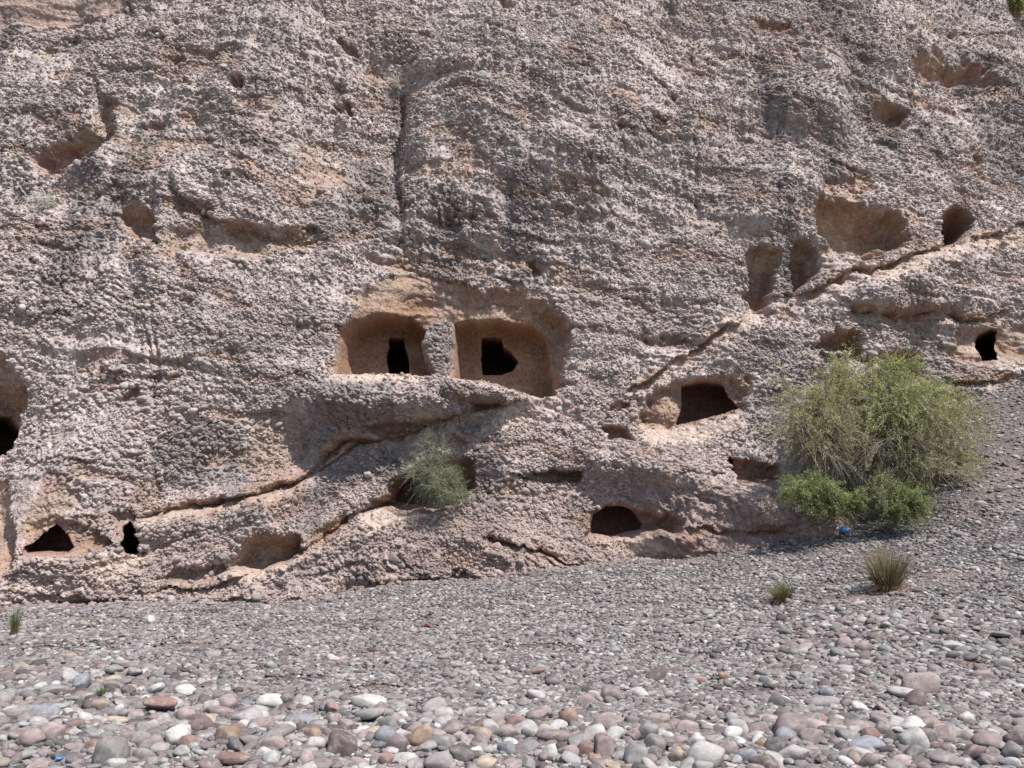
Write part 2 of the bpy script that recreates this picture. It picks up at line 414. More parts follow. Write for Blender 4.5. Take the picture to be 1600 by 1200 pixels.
# ---- eroded hollows: (outline, depth m, soft edge px, brownness, calm)
HOLLOWS = [
 ([(-60,-60),(210,-60),(190,4),(120,20),(60,33),(-60,50)], 0.15, 8, 0.55, 0.8),
 ([(560,460),(600,440),(640,425),(700,436),(760,445),(800,440),(845,455),(878,480),(888,510),(880,560),(882,600),(874,620),(820,618),(760,604),(700,595),(525,590),(528,520),(548,495)], 0.55, 16, 1.0, 0.72),
 ([(1002,648),(1008,618),(1035,600),(1070,588),(1112,580),(1150,584),(1166,610),(1158,640),(1110,660),(1055,668),(1010,664)], 0.5, 12, 0.9, 0.4),
 ([(1500,505),(1560,500),(1660,502),(1660,568),(1580,566),(1520,568),(1500,540)], 0.38, 16, 0.7, 0.5),
 ([(-30,560),(20,560),(40,600),(40,635),(28,665),(22,712),(-40,716)], 0.9, 18, 0.85, 0.4),
 ([(-30,760),(18,745),(30,800),(40,860),(20,900),(-30,905)], 0.5, 16, 0.8, 0.5),
 ([(45,815),(90,800),(120,815),(165,830),(130,865),(95,872),(55,866),(42,840)], 0.3, 10, 0.8, 0.4),
 ([(120,840),(170,835),(175,848),(130,866)], 0.25, 8, 0.9, 0.5),
 ([(172,805),(200,796),(215,808),(214,868),(196,874),(182,850)], 0.35, 8, 0.6, 0.8),
 ([(345,890),(372,848),(415,835),(466,838),(462,862),(430,888),(385,896)], 0.95, 14, 0.95, 0.7),
 ([(230,905),(280,885),(340,882),(350,895),(290,910)], 0.3, 10, 0.8, 0.3),
 ([(82,942),(120,932),(162,938),(155,950),(100,952)], 0.35, 8, 0.9, 0.4),
 ([(560,800),(600,772),(625,742),(660,722),(705,705),(740,722),(738,760),(705,795),(640,805)], 1.0, 14, 0.95, 0.3),
 ([(920,838),(924,800),(950,786),(985,787),(1035,796),(1062,815),(1055,835),(1010,838),(960,846)], 0.7, 12, 0.85, 0.5),
 ([(1125,712),(1160,715),(1218,725),(1215,752),(1160,760),(1135,756)], 0.5, 10, 0.9, 0.0),
 ([(1272,308),(1330,316),(1395,332),(1415,350),(1408,380),(1370,402),(1345,418),(1300,395),(1272,370)], 1.1, 14, 1.0, 0.8),
 ([(1285,275),(1360,265),(1372,300),(1330,312),(1280,300)], 0.25, 12, 0.8, 0.0),
 ([(1462,338),(1480,325),(1512,325),(1526,342),(1515,368),(1502,384),(1463,384)], 2.2, 6, 1.0, 0.7),
 ([(1160,400),(1186,392),(1210,402),(1213,430),(1200,470),(1194,498),(1172,492),(1165,450)], 0.9, 12, 0.95, 0.7),
 ([(1230,385),(1252,375),(1280,405),(1264,445),(1244,464),(1230,464)], 0.9, 7, 0.9, 0.8),
 ([(1425,78),(1475,78),(1530,100),(1580,140),(1520,140),(1480,130),(1436,118)], 0.8, 14, 0.85, 0.7),
 ([(1353,142),(1395,148),(1425,170),(1420,198),(1398,192),(1368,180)], 0.6, 8, 0.9, 0.4),
 ([(1503,238),(1528,225),(1536,285),(1524,275)], 0.4, 7, 0.9, 0.4),
 ([(45,265),(60,235),(110,215),(145,195),(150,140),(168,150),(170,205),(150,235),(120,262),(60,275)], 0.7, 14, 0.75, 0.5),
 ([(182,322),(215,312),(242,335),(252,378),(212,382),(188,365)], 0.8, 10, 0.9, 0.7),
 ([(255,365),(300,345),(360,352),(440,350),(490,375),(440,400),(360,398),(270,398)], 0.35, 14, 0.65, 0.1),
 ([(208,185),(240,172),(245,182),(215,192)], 0.22, 5, 0.9, 0.3),
 ([(252,78),(275,72),(282,82),(262,86)], 0.22, 5, 0.9, 0.3),
 ([(258,165),(290,150),(300,180),(275,188)], 0.2, 7, 0.7, 0.2),
 ([(350,130),(362,118),(385,122),(380,134)], 0.22, 5, 0.9, 0.2),
 ([(525,62),(555,82),(560,92),(535,82)], 0.3, 5, 0.8, 0.3),
 ([(755,-5),(790,0),(808,20),(785,18)], 0.3, 6, 0.8, 0.3),
 ([(655,48),(672,46),(672,64),(632,64)], 0.4, 6, 0.7, 0.3),
 ([(520,160),(550,165),(555,182),(530,175)], 0.25, 6, 0.8, 0.2),
 ([(1180,35),(1230,40),(1235,52),(1190,52)], 0.3, 7, 0.8, 0.2),
 ([(1262,52),(1290,50),(1285,66),(1258,70)], 0.2, 6, 0.7, 0.2),
 ([(1250,545),(1265,548),(1290,518),(1332,522),(1340,560),(1300,562)], 0.6, 9, 0.95, 0.5),
 ([(1370,560),(1400,540),(1440,545),(1460,585),(1400,610)], 1.5, 14, 0.95, 0.4),
 ([(1360,500),(1420,490),(1500,480),(1490,510),(1400,520)], 0.2, 10, 0.6, 0.1),
 ([(735,632),(790,627),(795,634),(742,646)], 0.4, 7, 0.9, 0.5),
 ([(570,668),(600,658),(660,655),(690,660),(600,682)], 0.35, 8, 0.85, 0.5),
 ([(950,632),(985,625),(985,642),(955,645)], 0.3, 7, 0.8, 0.1),
 ([(940,665),(985,662),(990,690),(950,688)], 0.35, 8, 0.85, 0.0),
 ([(820,742),(860,735),(915,732),(905,755),(850,758)], 0.35, 8, 0.9, 0.2),
 ([(1000,528),(1060,520),(1075,535),(1010,545)], 0.2, 8, 0.8, 0.1),
 ([(560,395),(620,405),(690,430),(640,440),(590,425)], 0.15, 10, 0.75, 0.1),
 ([(820,400),(835,398),(845,425),(830,430)], 0.3, 6, 0.8, 0.2),
 ([(1255,400),(1290,395),(1300,420),(1260,430)], 0.1, 8, 0.4, 0.2),
 ([(225,620),(240,560),(236,510),(248,520),(246,630)], 0.15, 6, 0.1, 0.0),
 ([(200,610),(218,600),(215,628),(172,628)], 0.2, 6, 0.7, 0.1),
]
for pts, D, e, br, cm in HOLLOWS:
    w, s = poly_sdf(pts, e + 6)
    s = s + min(e, 12) * (0.55 * fbm(X0[w] * 1.3, Z0[w] * 1.3, 3, 101) + 0.15 * fbm(X0[w] * 5, Z0[w] * 5, 2, 102)) * (s < e * 1.5)
    k = smooth(-e * 0.35, e, s)
    v0, v1 = min(p[1] for p in pts), max(p[1] for p in pts)
    if pts[0] == (560,460): Dv = (0.12 + 0.85 * smooth(438, 510, WV[w])) * (0.5 + 0.5 * smooth(610, 700, UU[w])); k = smooth(-e * 0.3, e, s) * (1 - smooth(575, 596, VV[w]) * smooth(640, 560, UU[w]))
    elif D >= 0.4: Dv = D * (0.35 + 1.0 * smooth(v0, v0 + 0.6 * (v1 - v0), WV[w]))
    else: Dv = D
    dep[w] = dep[w] * (1 - k) + k * (Dv + 0.5 * dep[w] * (dep[w] > 0))
    brown[w] = np.maximum(brown[w], smooth(-e * 0.2, e * 0.4, s) * br * (0.8 + 0.2 * vnoise(X0[w] * 1.4, Z0[w] * 1.4, 30)))
    calm[w] = np.maximum(calm[w], smooth(-e * 0.1, e * 0.5, s) * cm)

# ---- protruding masses: (centre, radii px, height m, tilt)
BULGES = [
 ((640,620),(160,30),1.0,0), ((330,800),(170,24),0.5,-14), ((600,800),(110,40),0.5,-20), ((1000,730),(120,22),0.4,8), ((760,615),(70,20),0.3,8), ((520,640),(60,30),0.2,0), ((688,555),(16,42),0.50,0), ((920,560),(40,70),0.25,0), ((930,650),(70,40),0.35,20),
 ((830,720),(110,40),0.5,6), ((400,790),(150,45),0.4,-12), ((300,860),(60,30),0.3,-10), ((640,860),(150,45),0.45,0), ((770,830),(120,40),0.3,15),
 ((1100,750),(180,50),0.5,12), ((950,700),(120,30),0.3,12), ((1180,790),(150,30),0.3,15), ((120,880),(110,30),0.3,8),
 ((1050,835),(40,22),0.4,0), ((1230,560),(110,50),0.6,15), ((1430,420),(120,28),0.4,-15), ((1400,470),(150,40),0.5,0), ((1360,395),(60,14),0.3,-15),
 ((850,180),(170,120),0.8,10), ((660,240),(30,120),0.55,3), ((420,200),(90,160),0.5,0), ((250,500),(190,110),0.4,0), ((560,180),(30,60),0.45,20),
 ((1260,160),(50,40),0.6,20), ((1305,165),(22,60),0.6,-10), ((1100,170),(60,100),0.4,20), ((40,180),(50,80),0.35,0), ((1030,140),(30,20),0.3,10),
 ((700,100),(70,16),0.35,-8), ((640,70),(60,24),0.3,0), ((240,260),(140,40),0.35,6), ((1190,330),(60,70),0.5,10), ((1440,250),(70,70),0.4,20),
 ((60,30),(120,18),-0.3,-10), ((1040,640),(30,22),0.35,0), ((860,640),(40,14),-0.1,0), ((670,750),(60,20),0.1,0)]
for (cu_, cv_), (ru, rv), h, tl in BULGES:
    w = window([cu_ - ru * 2.2, cu_ + ru * 2.2], [cv_ - max(rv, ru * abs(math.sin(R(tl)))) * 2.2, cv_ + max(rv, ru * abs(math.sin(R(tl)))) * 2.2], 4)
    a = WU[w] - cu_; b = WV[w] - cv_; c_, s_ = math.cos(R(tl)), math.sin(R(tl))
    q = ((a * c_ + b * s_) / ru)**2 + ((-a * s_ + b * c_) / rv)**2
    dep[w] -= h * np.exp(-q**1.4 * 0.9) * (1 - np.clip(brown[w], 0, 1) * (1 if cv_ < 580 or cv_ > 640 else 0.3))
# the pillar left standing between the two alcoves
w, s = poly_sdf([(662,516),(680,500),(704,500),(707,530),(704,594),(684,592),(672,565),(658,538)], 14)
k = smooth(-4, 5, s); dep[w] = dep[w] * (1 - k) - 0.05 * k; brown[w] *= 1 - 0.9 * k; calm[w] *= 1 - k
# groove of the central buttress and other upright clefts
for pts, D, wd in [([(628,120),(622,200),(616,260),(622,330),(632,370)], 0.55, 8), ([(845,150),(848,180),(850,240)], 0.15, 5), ([(1085,190),(1082,260),(1090,350)], 0.18, 5),
                   ([(1270,90),(1275,130),(1262,140)], 0.2, 5), ([(275,270),(278,340),(268,380)], 0.25, 8), ([(232,510),(230,640)], 0.16, 4), ([(150,120),(148,180),(160,230)], 0.3, 7),
                   ([(460,480),(462,620)], 0.12, 6), ([(525,130),(520,230)], 0.15, 8), ([(1500,190),(1520,260)], 0.2, 7), ([(750,90),(752,130)], 0.2, 5), ([(720,690),(722,740)], 0.2, 5), ([(790,110),(805,150),(815,170)], 0.1, 4), ([(410,90),(400,190)], 0.12, 6)]:
    w, d, s, t = line_sd(pts, wd * 4)
    dep[w] += D * np.exp(-(d / wd)**2) * smooth(0, 0.2, t) * smooth(1, 0.8, t)

# ---- medium relief: bedding steps dipping to the right, scallops, run-off flutes
dip = 0.42 * smooth(450, 900, UU) * smooth(600, 350, VV) + 0.10 - 0.55 * smooth(700, 500, UU) * smooth(640, 800, VV) + 0.25 * smooth(640, 760, VV) * smooth(700, 900, UU)
bedc = Z0 + dip * X0 * 0.6 + 0.5 * fbm(X0 * 0.18, Z0 * 0.18, 3, 20)
keep = 1 - np.clip(calm, 0, 1)
bed = fbm(bedc * 1.5, X0 * 0.12, 3, 22)
bed2 = fbm(bedc * 4.5, X0 * 0.35, 2, 24)
med = 1.0 * fbm(X0 * 0.25, Z0 * 0.22, 3, 26, 0.42) + 0.15 * bed + 0.06 * bed2 + 0.13 * fbm(X0 * 1.1, Z0 * 1.1, 4, 28)
upper = smooth(700, 350, VV)
flute = fbm(X0 * 1.6, Z0 * 0.16, 3, 32)
med = med + 0.20 * upper * flute
nbig = fbm(X0 * 0.22 + 9, Z0 * 0.22, 2, 34)
med = med + 0.16 * np.abs(fbm(X0 * 0.9, Z0 * 0.9 + 0.3 * X0, 4, 36)) * (0.4 + smooth(-0.3, 0.4, nbig))
# local scoops where weak lenses weathered back
sc_ = fbm(X0 * 0.55, bedc * 1.5, 3, 38)
scoop = smooth(0.42, 0.62, sc_) * smooth(-20, 60, VV) * keep
med = med + 0.16 * scoop
edge_fade = smooth(0.02, 0.3, keep) * 0.9 + 0.1
dep += med * edge_fade * 0.55

# ---- pebbly grain of the conglomerate
ang = dip * 0.9 + 0.25 * vnoise(X0 * 0.3, Z0 * 0.3, 50)
pa = X0 + 0.25 * fbm(X0 * 0.9, Z0 * 0.9, 2, 51); pb = Z0 + 0.3 * X0 + 0.25 * fbm(X0 * 0.9, Z0 * 0.9, 2, 52)
d1, d2, id1 = worley(pa * 5.0, pb * 7.0, 1)
big = np.clip(1 - (d1 * 1.5)**2, 0, 1) * (id1 > 0.35)
e1, e2, id2 = worley(pa * 8.5, pb * 11.5, 2)
sml = np.clip(1 - (e1 * 1.4)**2, 0, 1)
patch = smooth(0.15, 0.55, fbm(X0 * 0.5, bedc * 1.5, 3, 104)) * smooth(0, 60, 940 - VV)
rough = (1 - 0.6 * patch) * (0.45 + 0.75 * smooth(-0.5, 0.5, fbm(X0 * 0.35, Z0 * 0.5, 3, 55))) * (1 - 0.55 * np.clip(brown + sand, 0, 1)) * (keep * 0.97 + 0.03)
pit = smooth(0.22, 0.5, fbm(pa * 2.0, pb * 3.0, 3, 56)) * smooth(-0.2, 0.5, fbm(X0 * 0.4 + 5, Z0 * 0.3, 3, 57))
pit2 = smooth(0.35, 0.6, fbm(X0 * 3.2, Z0 * 1.1, 3, 59)) * smooth(0.0, 0.5, fbm(X0 * 0.35 + 11, Z0 * 0.25, 2, 54)) * upper
dep += (0.13 * pit + 0.14 * pit2) * rough
dep -= (0.072 * big + 0.042 * sml) * rough
dep += 0.03 * fbm(X0 * 5, Z0 * 5, 3, 58) * (0.3 + 0.7 * keep)

# ---- rooms cut into the rock: outline, depth m of the room, how far it widens behind the opening
def shifted(pts, back, Yl):
    """outline as it must be cut in the face when the wall there lies `back` metres behind it"""
    k = (Yl + back) / Yl
    return [(800 + (u - 800) * k, 777 + (v - 777) * k) for u, v in pts]
ROOMS = [
 ('alcove', 'wide hollow with smooth brown walls, right of the lit pillar', [(707,500),(728,494),(780,492),(838,503),(856,518),(863,560),(870,618),(845,622),(800,612),(760,600),(708,592),(709,540)], 2.5, 3, 1.0, 0.95),
 ('alcove', 'rounded brown hollow at the west side of the lit pillar', [(527,550),(533,520),(552,500),(590,488),(640,494),(664,512),(654,532),(662,562),(676,590),(640,590),(528,588)], 2.2, 3.5, 1.0, 0.7),
]
region = np.zeros(Y0.shape, np.int32)        # 0 cliff, >0 its own part
part_info = {}
rid = 0
for nm, lb, pts, D, e, br, cm in ROOMS:
    rid += 1; w, s = poly_sdf(pts, 24, False)
    k = smooth(-1, e, s)
    dep[w] = dep[w] * (1 - k * 0.85) + k * D
    region[w] = np.where(s > 0, rid, region[w]); part_info[rid] = (nm, lb)
    brown[w] = np.maximum(brown[w], smooth(-4, 2, s) * br); calm[w] = np.maximum(calm[w], smooth(-4, 2, s) * cm)
keep = 1 - np.clip(calm, 0, 1)
DOORS = [
 ('upright doorway in the back of the rounded hollow', shifted([(608,527),(630,525),(633,540),(637,560),(638,587),(608,587),(605,570),(603,555),(607,545)], 2.0, 27.2), 4.8, 1.9),
 ('square doorway with a broken bulge in its far jamb', shifted([(753,525),(783,525),(786,540),(800,549),(809,565),(800,578),(782,584),(753,585),(752,550)], 2.35, 27.2), 4.8, 1.8),
 ('wide slanting cave mouth beside the diagonal ledge', shifted([(1064,604),(1090,600),(1112,602),(1124,606),(1134,622),(1150,640),(1120,650),(1090,657),(1057,663),(1066,640)], 0.45, 27.8), 2.4, 1.5),
 ('small round-topped doorway above the scree', shifted([(1531,526),(1538,517),(1549,514),(1559,518),(1565,530),(1563,560),(1540,562),(1534,544)], 0.45, 31), 4.2, 2.0),
 ('dark cave mouth cut off by the picture edge', shifted([(-34,655),(4,648),(12,660),(24,672),(22,690),(19,712),(-36,714)], 0.8, 24), 4.2, 1.5),
 ('dark triangular cave mouth low in the cliff', shifted([(60,852),(77,834),(97,818),(108,831),(124,855),(117,863),(64,863)], 0.28, 22.6), 2.0, 1.4),
 ('narrow dark slit doorway with one pale jamb', shifted([(189,822),(199,815),(208,825),(209,840),(214,852),(206,868),(192,864),(189,840)], 0.2, 22.7), 3.6, 1.8),
 ('black gap behind the grey green shrub', shifted([(612,782),(622,760),(640,748),(668,742),(690,752),(700,770),(680,786),(640,788)], 0.8, 25.6), 1.8, 1.3),
 ('broad low cave mouth near the gravel', shifted([(928,834),(929,806),(948,792),(975,791),(992,802),(1008,820),(998,830),(960,838)], 0.45, 26.2), 2.2, 1.35),
 ('small pointed cleft beside the large bush', shifted([(1128,714),(1138,722),(1145,748),(1134,742)], 0.3, 26.8), 1.5, 1.3),
]
lat = []; room_shade = np.zeros_like(Y0); ruddy = np.zeros_like(Y0)
for lb, pts, D, widen in DOORS:
    rid += 1; w, s = poly_sdf(pts, 10, False)
    m = s > 0
    k = smooth(0.0, 2.6, s)
    here = dep[w]
    floor_dep = here * (1 - k) + k * (here.mean() + D)
    dep[w] = np.where(m, floor_dep, here)
    region[w] = np.where(m, rid, region[w]); part_info[rid] = ('cave_chamber', lb)
    brown[w] = np.maximum(brown[w], smooth(-3, 1, s)); room_shade[w] = np.maximum(room_shade[w], smooth(0, 3, s) * (0.25 if D < 3 else 1)); ruddy[w] = np.maximum(ruddy[w], smooth(-8, 2, s) * (D < 3)); calm[w] = np.maximum(calm[w], smooth(-4, 1, s))
    lat.append((w, m, k, s, widen, D))
# floors of loose sand where the photograph shows them
for pts, sv in [([(1005,668),(1060,664),(1150,648),(1160,664),(1100,690),(1010,700)], 1.0), ([(560,800),(640,790),(700,800),(640,815),(580,830)], 0.9), ([(350,892),(440,885),(420,905),(350,910)], 0.8),
                ([(800,625),(900,620),(900,640),(760,680),(720,720),(700,720)], 0.8), ([(925,838),(1000,836),(1050,860),(960,862)], 0.7), ([(60,864),(125,860),(110,885),(70,880)], 0.5), ([(525,590),(690,592),(810,618),(700,602),(540,606)], 0.8),
                ([(1168,480),(1200,495),(1150,520),(1080,550),(1000,590)], 0.6), ([(1300,385),(1350,412),(1300,430),(1280,400)], 0.5), ([(10,920),(120,890),(230,905),(120,930)], 0.35), ([(170,860),(220,870),(180,905),(90,915)], 0.5)]:
    w, s = poly_sdf(pts, 14)
    sand[w] = np.maximum(sand[w], smooth(-8, 6, s) * sv)
fan = np.clip(smooth(900, 1060, UU) * smooth(690, 770, VV) * smooth(0, 40, VV - 660 - 0.0 * UU), 0, 1)
calm = np.maximum(calm, sand * 0.45); calm = np.maximum(calm, 0.62 * fan); keep = 1 - np.clip(np.maximum(calm, 0.6 * patch), 0, 1)

# ---- final cliff vertices: the rock is cut back horizontally, stones stand out along the line of slope
Yf = Y0 + dep
Xf = X0.copy(); Zf = Z0.copy() - 0.10 * np.clip(dep, 0, 1.2) * 0
for w, m, k, s, widen, D in lat:       # the rooms widen behind their doors
    cx = Xf[w][m].mean() if m.any() else 0; cz = Zf[w][m].mean() if m.any() else 0
    g = 1 + (widen - 1) * k
    sl = cx / Y0[w][m].mean()
    Xf[w] = np.where(m, cx + (Xf[w] - cx) * g + sl * D * k, Xf[w]); Zf[w] = np.where(m, cz + (Zf[w] - cz) * (1 + (widen - 1) * 0.6 * k), Zf[w])

# ---- colours of the rock itself
def mixc(a, b, t): return a * (1 - t[..., None]) + b * t[..., None]
matrix = np.array([0.335, 0.272, 0.247]); stonec = np.array([0.50, 0.442, 0.416]); brownc = np.array([0.285, 0.178, 0.122]); ochre = np.array([0.33, 0.235, 0.155])
sandc = np.array([0.50, 0.395, 0.33]); varn = np.array([0.21, 0.185, 0.18]); red = np.array([0.30, 0.165, 0.13])
t = np.clip(np.maximum(big, sml * 0.7) * (0.55 + 0.6 * id1), 0, 1)
Ccol = mixc(np.broadcast_to(matrix, t.shape + (3,)), stonec, t * 0.75)
stain = smooth(0.05, 0.6, fbm(X0 * 0.75, Z0 * 0.10, 4, 60)) * smooth(0.0, 0.35, fbm(X0 * 0.12, Z0 * 0.14, 2, 62) + 0.25 * upper)
stain = np.maximum(stain * 0.95, 0.7 * smooth(0.1, 0.5, fbm(X0 * 0.5, Z0 * 0.35, 4, 63)) * smooth(0.0, 0.4, fbm(X0 * 0.1, Z0 * 0.2, 2, 61)))
for (a, b, c, d, q) in [(430,80,60,170,.5),(800,180,120,110,.5),(620,220,12,110,.9),(380,520,90,120,.4),(1110,290,60,100,.5),(1230,60,90,80,.35),(90,160,60,80,.4),(1320,190,50,60,.5),(1390,480,150,40,.35),(650,880,200,40,.4),(900,280,120,80,.4)]:
    stain = np.maximum(stain, q * np.exp(-(((UU - a) / c)**2 + ((VV - b) / d)**2)) * (0.6 + 0.6 * vnoise(X0 * 2.2, Z0 * 0.5, 64)))
Ccol = mixc(Ccol, varn, np.clip(stain, 0, 0.8) * (1 - np.clip(brown, 0, 1)))
pink = np.clip(smooth(700, 860, VV) * (0.75 + 0.25 * fan) + 0.5 * fan + 0.35 * smooth(560, 640, VV) * smooth(480, 620, UU) * smooth(1200, 1000, UU), 0, 1.25)                          # lower, redder beds
Ccol = Ccol * (1 - pink[..., None] * (1 - np.array([0.80, 0.735, 0.71])))
bnz = fbm(X0 * 1.2, Z0 * 2.4, 4, 66)
bc = mixc(np.broadcast_to(brownc, t.shape + (3,)), ochre, smooth(-0.1, 0.5, bnz))
bc = mixc(bc, red, smooth(0.15, 0.7, fbm(X0 * 0.8, Z0 * 0.8, 3, 68)) * 0.6)
Ccol = mixc(Ccol, bc, np.clip(brown + 0.55 * scoop, 0, 1))
Ccol = mixc(Ccol, sandc, np.clip(sand, 0, 1) * 0.85)
Ccol = mixc(Ccol, np.broadcast_to(ochre * 0.95, t.shape + (3,)), 0.28 * smooth(0.35, 0.7, bed) * smooth(-0.1, 0.5, fbm(X0 * 0.3, Z0 * 0.3, 2, 69)) * (1 - np.clip(sand, 0, 1)))
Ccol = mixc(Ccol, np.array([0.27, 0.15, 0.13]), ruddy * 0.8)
Ccol = mixc(Ccol, np.array([0.17, 0.135, 0.13]), room_shade)  # dark tone painted inside the cave rooms to deepen their shade
Ccol = Ccol * (1 + 0.10 * fbm(X0 * 2.5, Z0 * 2.5, 3, 70))[..., None]

V = np.stack([Xf, Yf, Zf], -1).reshape(-1, 3)
idx = np.arange(NV * NU).reshape(NV, NU)
quads = np.stack([idx[:-1, :-1], idx[1:, :-1], idx[1:, 1:], idx[:-1, 1:]], -1).reshape(-1, 4)
# the buried foot of the cliff needs no faces
gz_corner = ground_z(Xf[::6, ::6], Yf[::6, ::6])
gfull = np.repeat(np.repeat(gz_corner, 6, 0), 6, 1)[:NV, :NU]
bur = (Zf < gfull - 0.9).reshape(-1)
qr = region[:-1, :-1]
qr = np.minimum(np.minimum(qr, region[1:, :-1]), np.minimum(region[1:, 1:], region[:-1, 1:])).reshape(-1)
drop = bur[quads].all(1)
def submesh(name, sel, vcol):
    q = quads[sel]; used, inv = np.unique(q, return_inverse=True)
    me = mesh_from(name, V[used], inv.reshape(-1, 4))
    set_color(me, 'col', vcol.reshape(-1, 3)[used]); return me
cliff = link('cliff', submesh('cliff', (qr == 0) & ~drop, Ccol), mat_cliff, kind='structure')
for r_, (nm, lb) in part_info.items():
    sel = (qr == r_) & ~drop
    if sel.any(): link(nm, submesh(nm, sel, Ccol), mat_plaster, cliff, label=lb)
print('cliff', round(time.time() - T0, 1))

# ------------------------------------------------------------------ ground sheet
gxs = np.concatenate([np.linspace(-160, -24, 18), np.arange(-22, 26, 0.11), np.linspace(28, 160, 18)])
gys = np.concatenate([np.linspace(-120, 2, 16), np.arange(5, 34, 0.11), np.linspace(36, 160, 16)])
GX, GY = np.meshgrid(gxs, gys)
GZZ = ground_z(GX, GY) + 0.018 * fbm(GX * 4, GY * 4, 3, 80)
gi = np.arange(GX.size).reshape(GX.shape)
gq = np.stack([gi[:-1, :-1], gi[:-1, 1:], gi[1:, 1:], gi[1:, :-1]], -1).reshape(-1, 4)
gme = mesh_from('riverbed', np.stack([GX, GY, GZZ], -1).reshape(-1, 3), gq)
sandy = smooth(0.25, 0.6, fbm(GX * 0.35, GY * 0.5, 3, 82))
rise = smooth(-1.0, 1.5, ground_z(GX, GY))
gc = mixc(np.broadcast_to(np.array([0.15, 0.14, 0.135]), GX.shape + (3,)), np.array([0.33, 0.255, 0.225]), np.clip(sandy * 0.5 + rise * 0.35, 0, 1))
for (a, b, q) in [(1530,1042,50),(590,1076,55),(668,1104,34),(1335,934,75),(1120,1130,50),(985,967,80),(300,1010,70),(1480,900,60)]:
    px, py, _ = on_ground(np.array([float(a)]), np.array([float(b)]))
    gc = mixc(gc, np.array([0.31, 0.235, 0.21]), np.exp(-(((GX - px[0]) / (q * py[0] / F))**2 + ((GY - py[0]) / 0.35)**2)))
set_color(gme, 'col', gc.reshape(-1, 3))
ground = link('riverbed', gme, mat_ground, kind='structure')
print('ground', round(time.time() - T0, 1))

# ------------------------------------------------------------------ pebble shapes
def ico(sub):
    import bmesh
    bm = bmesh.new(); bmesh.ops.create_icosphere(bm, subdivisions=sub, radius=1)
    v = np.array([x.co[:] for x in bm.verts]); f = np.array([[y.index for y in x.verts] for x in bm.faces]); bm.free()
    return v, f
def stone_mesh(name, seed, sub, kind):
    v, f = ico(sub); r = np.random.default_rng(seed)
    p = 2.0 if kind == 'round' else 2.0
    if kind == 'blocky':
        e = 0.62
        v = np.sign(v) * np.abs(v)**e; v /= np.abs(v).max()
    elif kind == 'flat':
        v[:, 2] *= 0.75
    for k in range(5):
        d = r.normal(size=3); d /= np.linalg.norm(d); ph = r.uniform(0, 6); fr = r.uniform(1.0, 2.4)
        v = v * (1 + (0.07 if kind != 'blocky' else 0.05) * np.sin(fr * (v @ d) * 2 + ph))[:, None]
    for k in range(r.integers(1, 4) if kind != 'blocky' else 4):      # broken or worn facets
        d = r.normal(size=3); d /= np.linalg.norm(d); h = r.uniform(0.66, 0.88)
        s = v @ d; over = np.maximum(s - h, 0) * 0.85
        v = v - over[:, None] * d
    v *= 1 + 0.012 * r.normal(size=len(v))[:, None]
    if kind == 'wedge':
        v[:, 2] *= 1 + 0.5 * v[:, 0]; v[:, 1] *= 1 - 0.25 * v[:, 0]
    return mesh_from(name, v, f)
KINDS = ['round', 'flat', 'blocky', 'round', 'flat', 'wedge']
low = [stone_mesh('pebble_shape', 100 + i, 2, KINDS[i % 6]) for i in range(8)]
high = {k: [stone_mesh('cobble_shape', 200 + i + 20 * j, 3, k) for i in range(4)] for j, k in enumerate(['round', 'flat', 'blocky', 'wedge'])}
for m in low: m.materials.append(mat_pebble)
pebble_lib = bpy.data.collections.new('pebble_shapes')
for i, m in enumerate(low):
    o = bpy.data.objects.new('pebble_shape', m); pebble_lib.objects.link(o)

def scatter_object(name, P, ROT, SCL, TINT, parent=None, **props):
    """one object: a point cloud that carries a pebble on every point (geometry nodes)"""
    me = bpy.data.meshes.new(name); n = len(P)
    me.vertices.add(n); me.vertices.foreach_set('co', np.ascontiguousarray(P, dtype=np.float32).ravel())
    for nm, arr in (('rot', ROT), ('scl', SCL)):
        a = me.attributes.new(nm, 'FLOAT_VECTOR', 'POINT'); a.data.foreach_set('vector', np.ascontiguousarray(arr, dtype=np.float32).ravel())
    a = me.attributes.new('pick', 'INT', 'POINT'); a.data.foreach_set('value', rng.integers(0, 8, n).astype(np.int32))
    set_color(me, 'tint', TINT)
    o = link(name, me, None, parent, **props)
    nt = bpy.data.node_groups.new(name, 'GeometryNodeTree')
    nt.interface.new_socket('Geometry', in_out='INPUT', socket_type='NodeSocketGeometry'); nt.interface.new_socket('Geometry', in_out='OUTPUT', socket_type='NodeSocketGeometry')
    gi_, go = nt.nodes.new('NodeGroupInput'), nt.nodes.new('NodeGroupOutput')
    ip = nt.nodes.new('GeometryNodeInstanceOnPoints'); ci = nt.nodes.new('GeometryNodeCollectionInfo')
    ci.inputs['Collection'].default_value = pebble_lib; ci.inputs['Separate Children'].default_value = True; ci.inputs['Reset Children'].default_value = True
    def named(nm, ty):
        x = nt.nodes.new('GeometryNodeInputNamedAttribute'); x.data_type = ty; x.inputs['Name'].default_value = nm; return x.outputs['Attribute']
    nt.links.new(gi_.outputs[0], ip.inputs['Points']); nt.links.new(ci.outputs[0], ip.inputs['Instance'])
    ip.inputs['Pick Instance'].default_value = True
    nt.links.new(named('pick', 'INT'), ip.inputs['Instance Index'])
    e2r = nt.nodes.new('FunctionNodeEulerToRotation'); nt.links.new(named('rot', 'FLOAT_VECTOR'), e2r.inputs[0]); nt.links.new(e2r.outputs[0], ip.inputs['Rotation'])
    nt.links.new(named('scl', 'FLOAT_VECTOR'), ip.inputs['Scale'])
    nt.links.new(ip.outputs[0], go.inputs[0])
    md = o.modifiers.new('pebbles', 'NODES'); md.node_group = nt
    return o

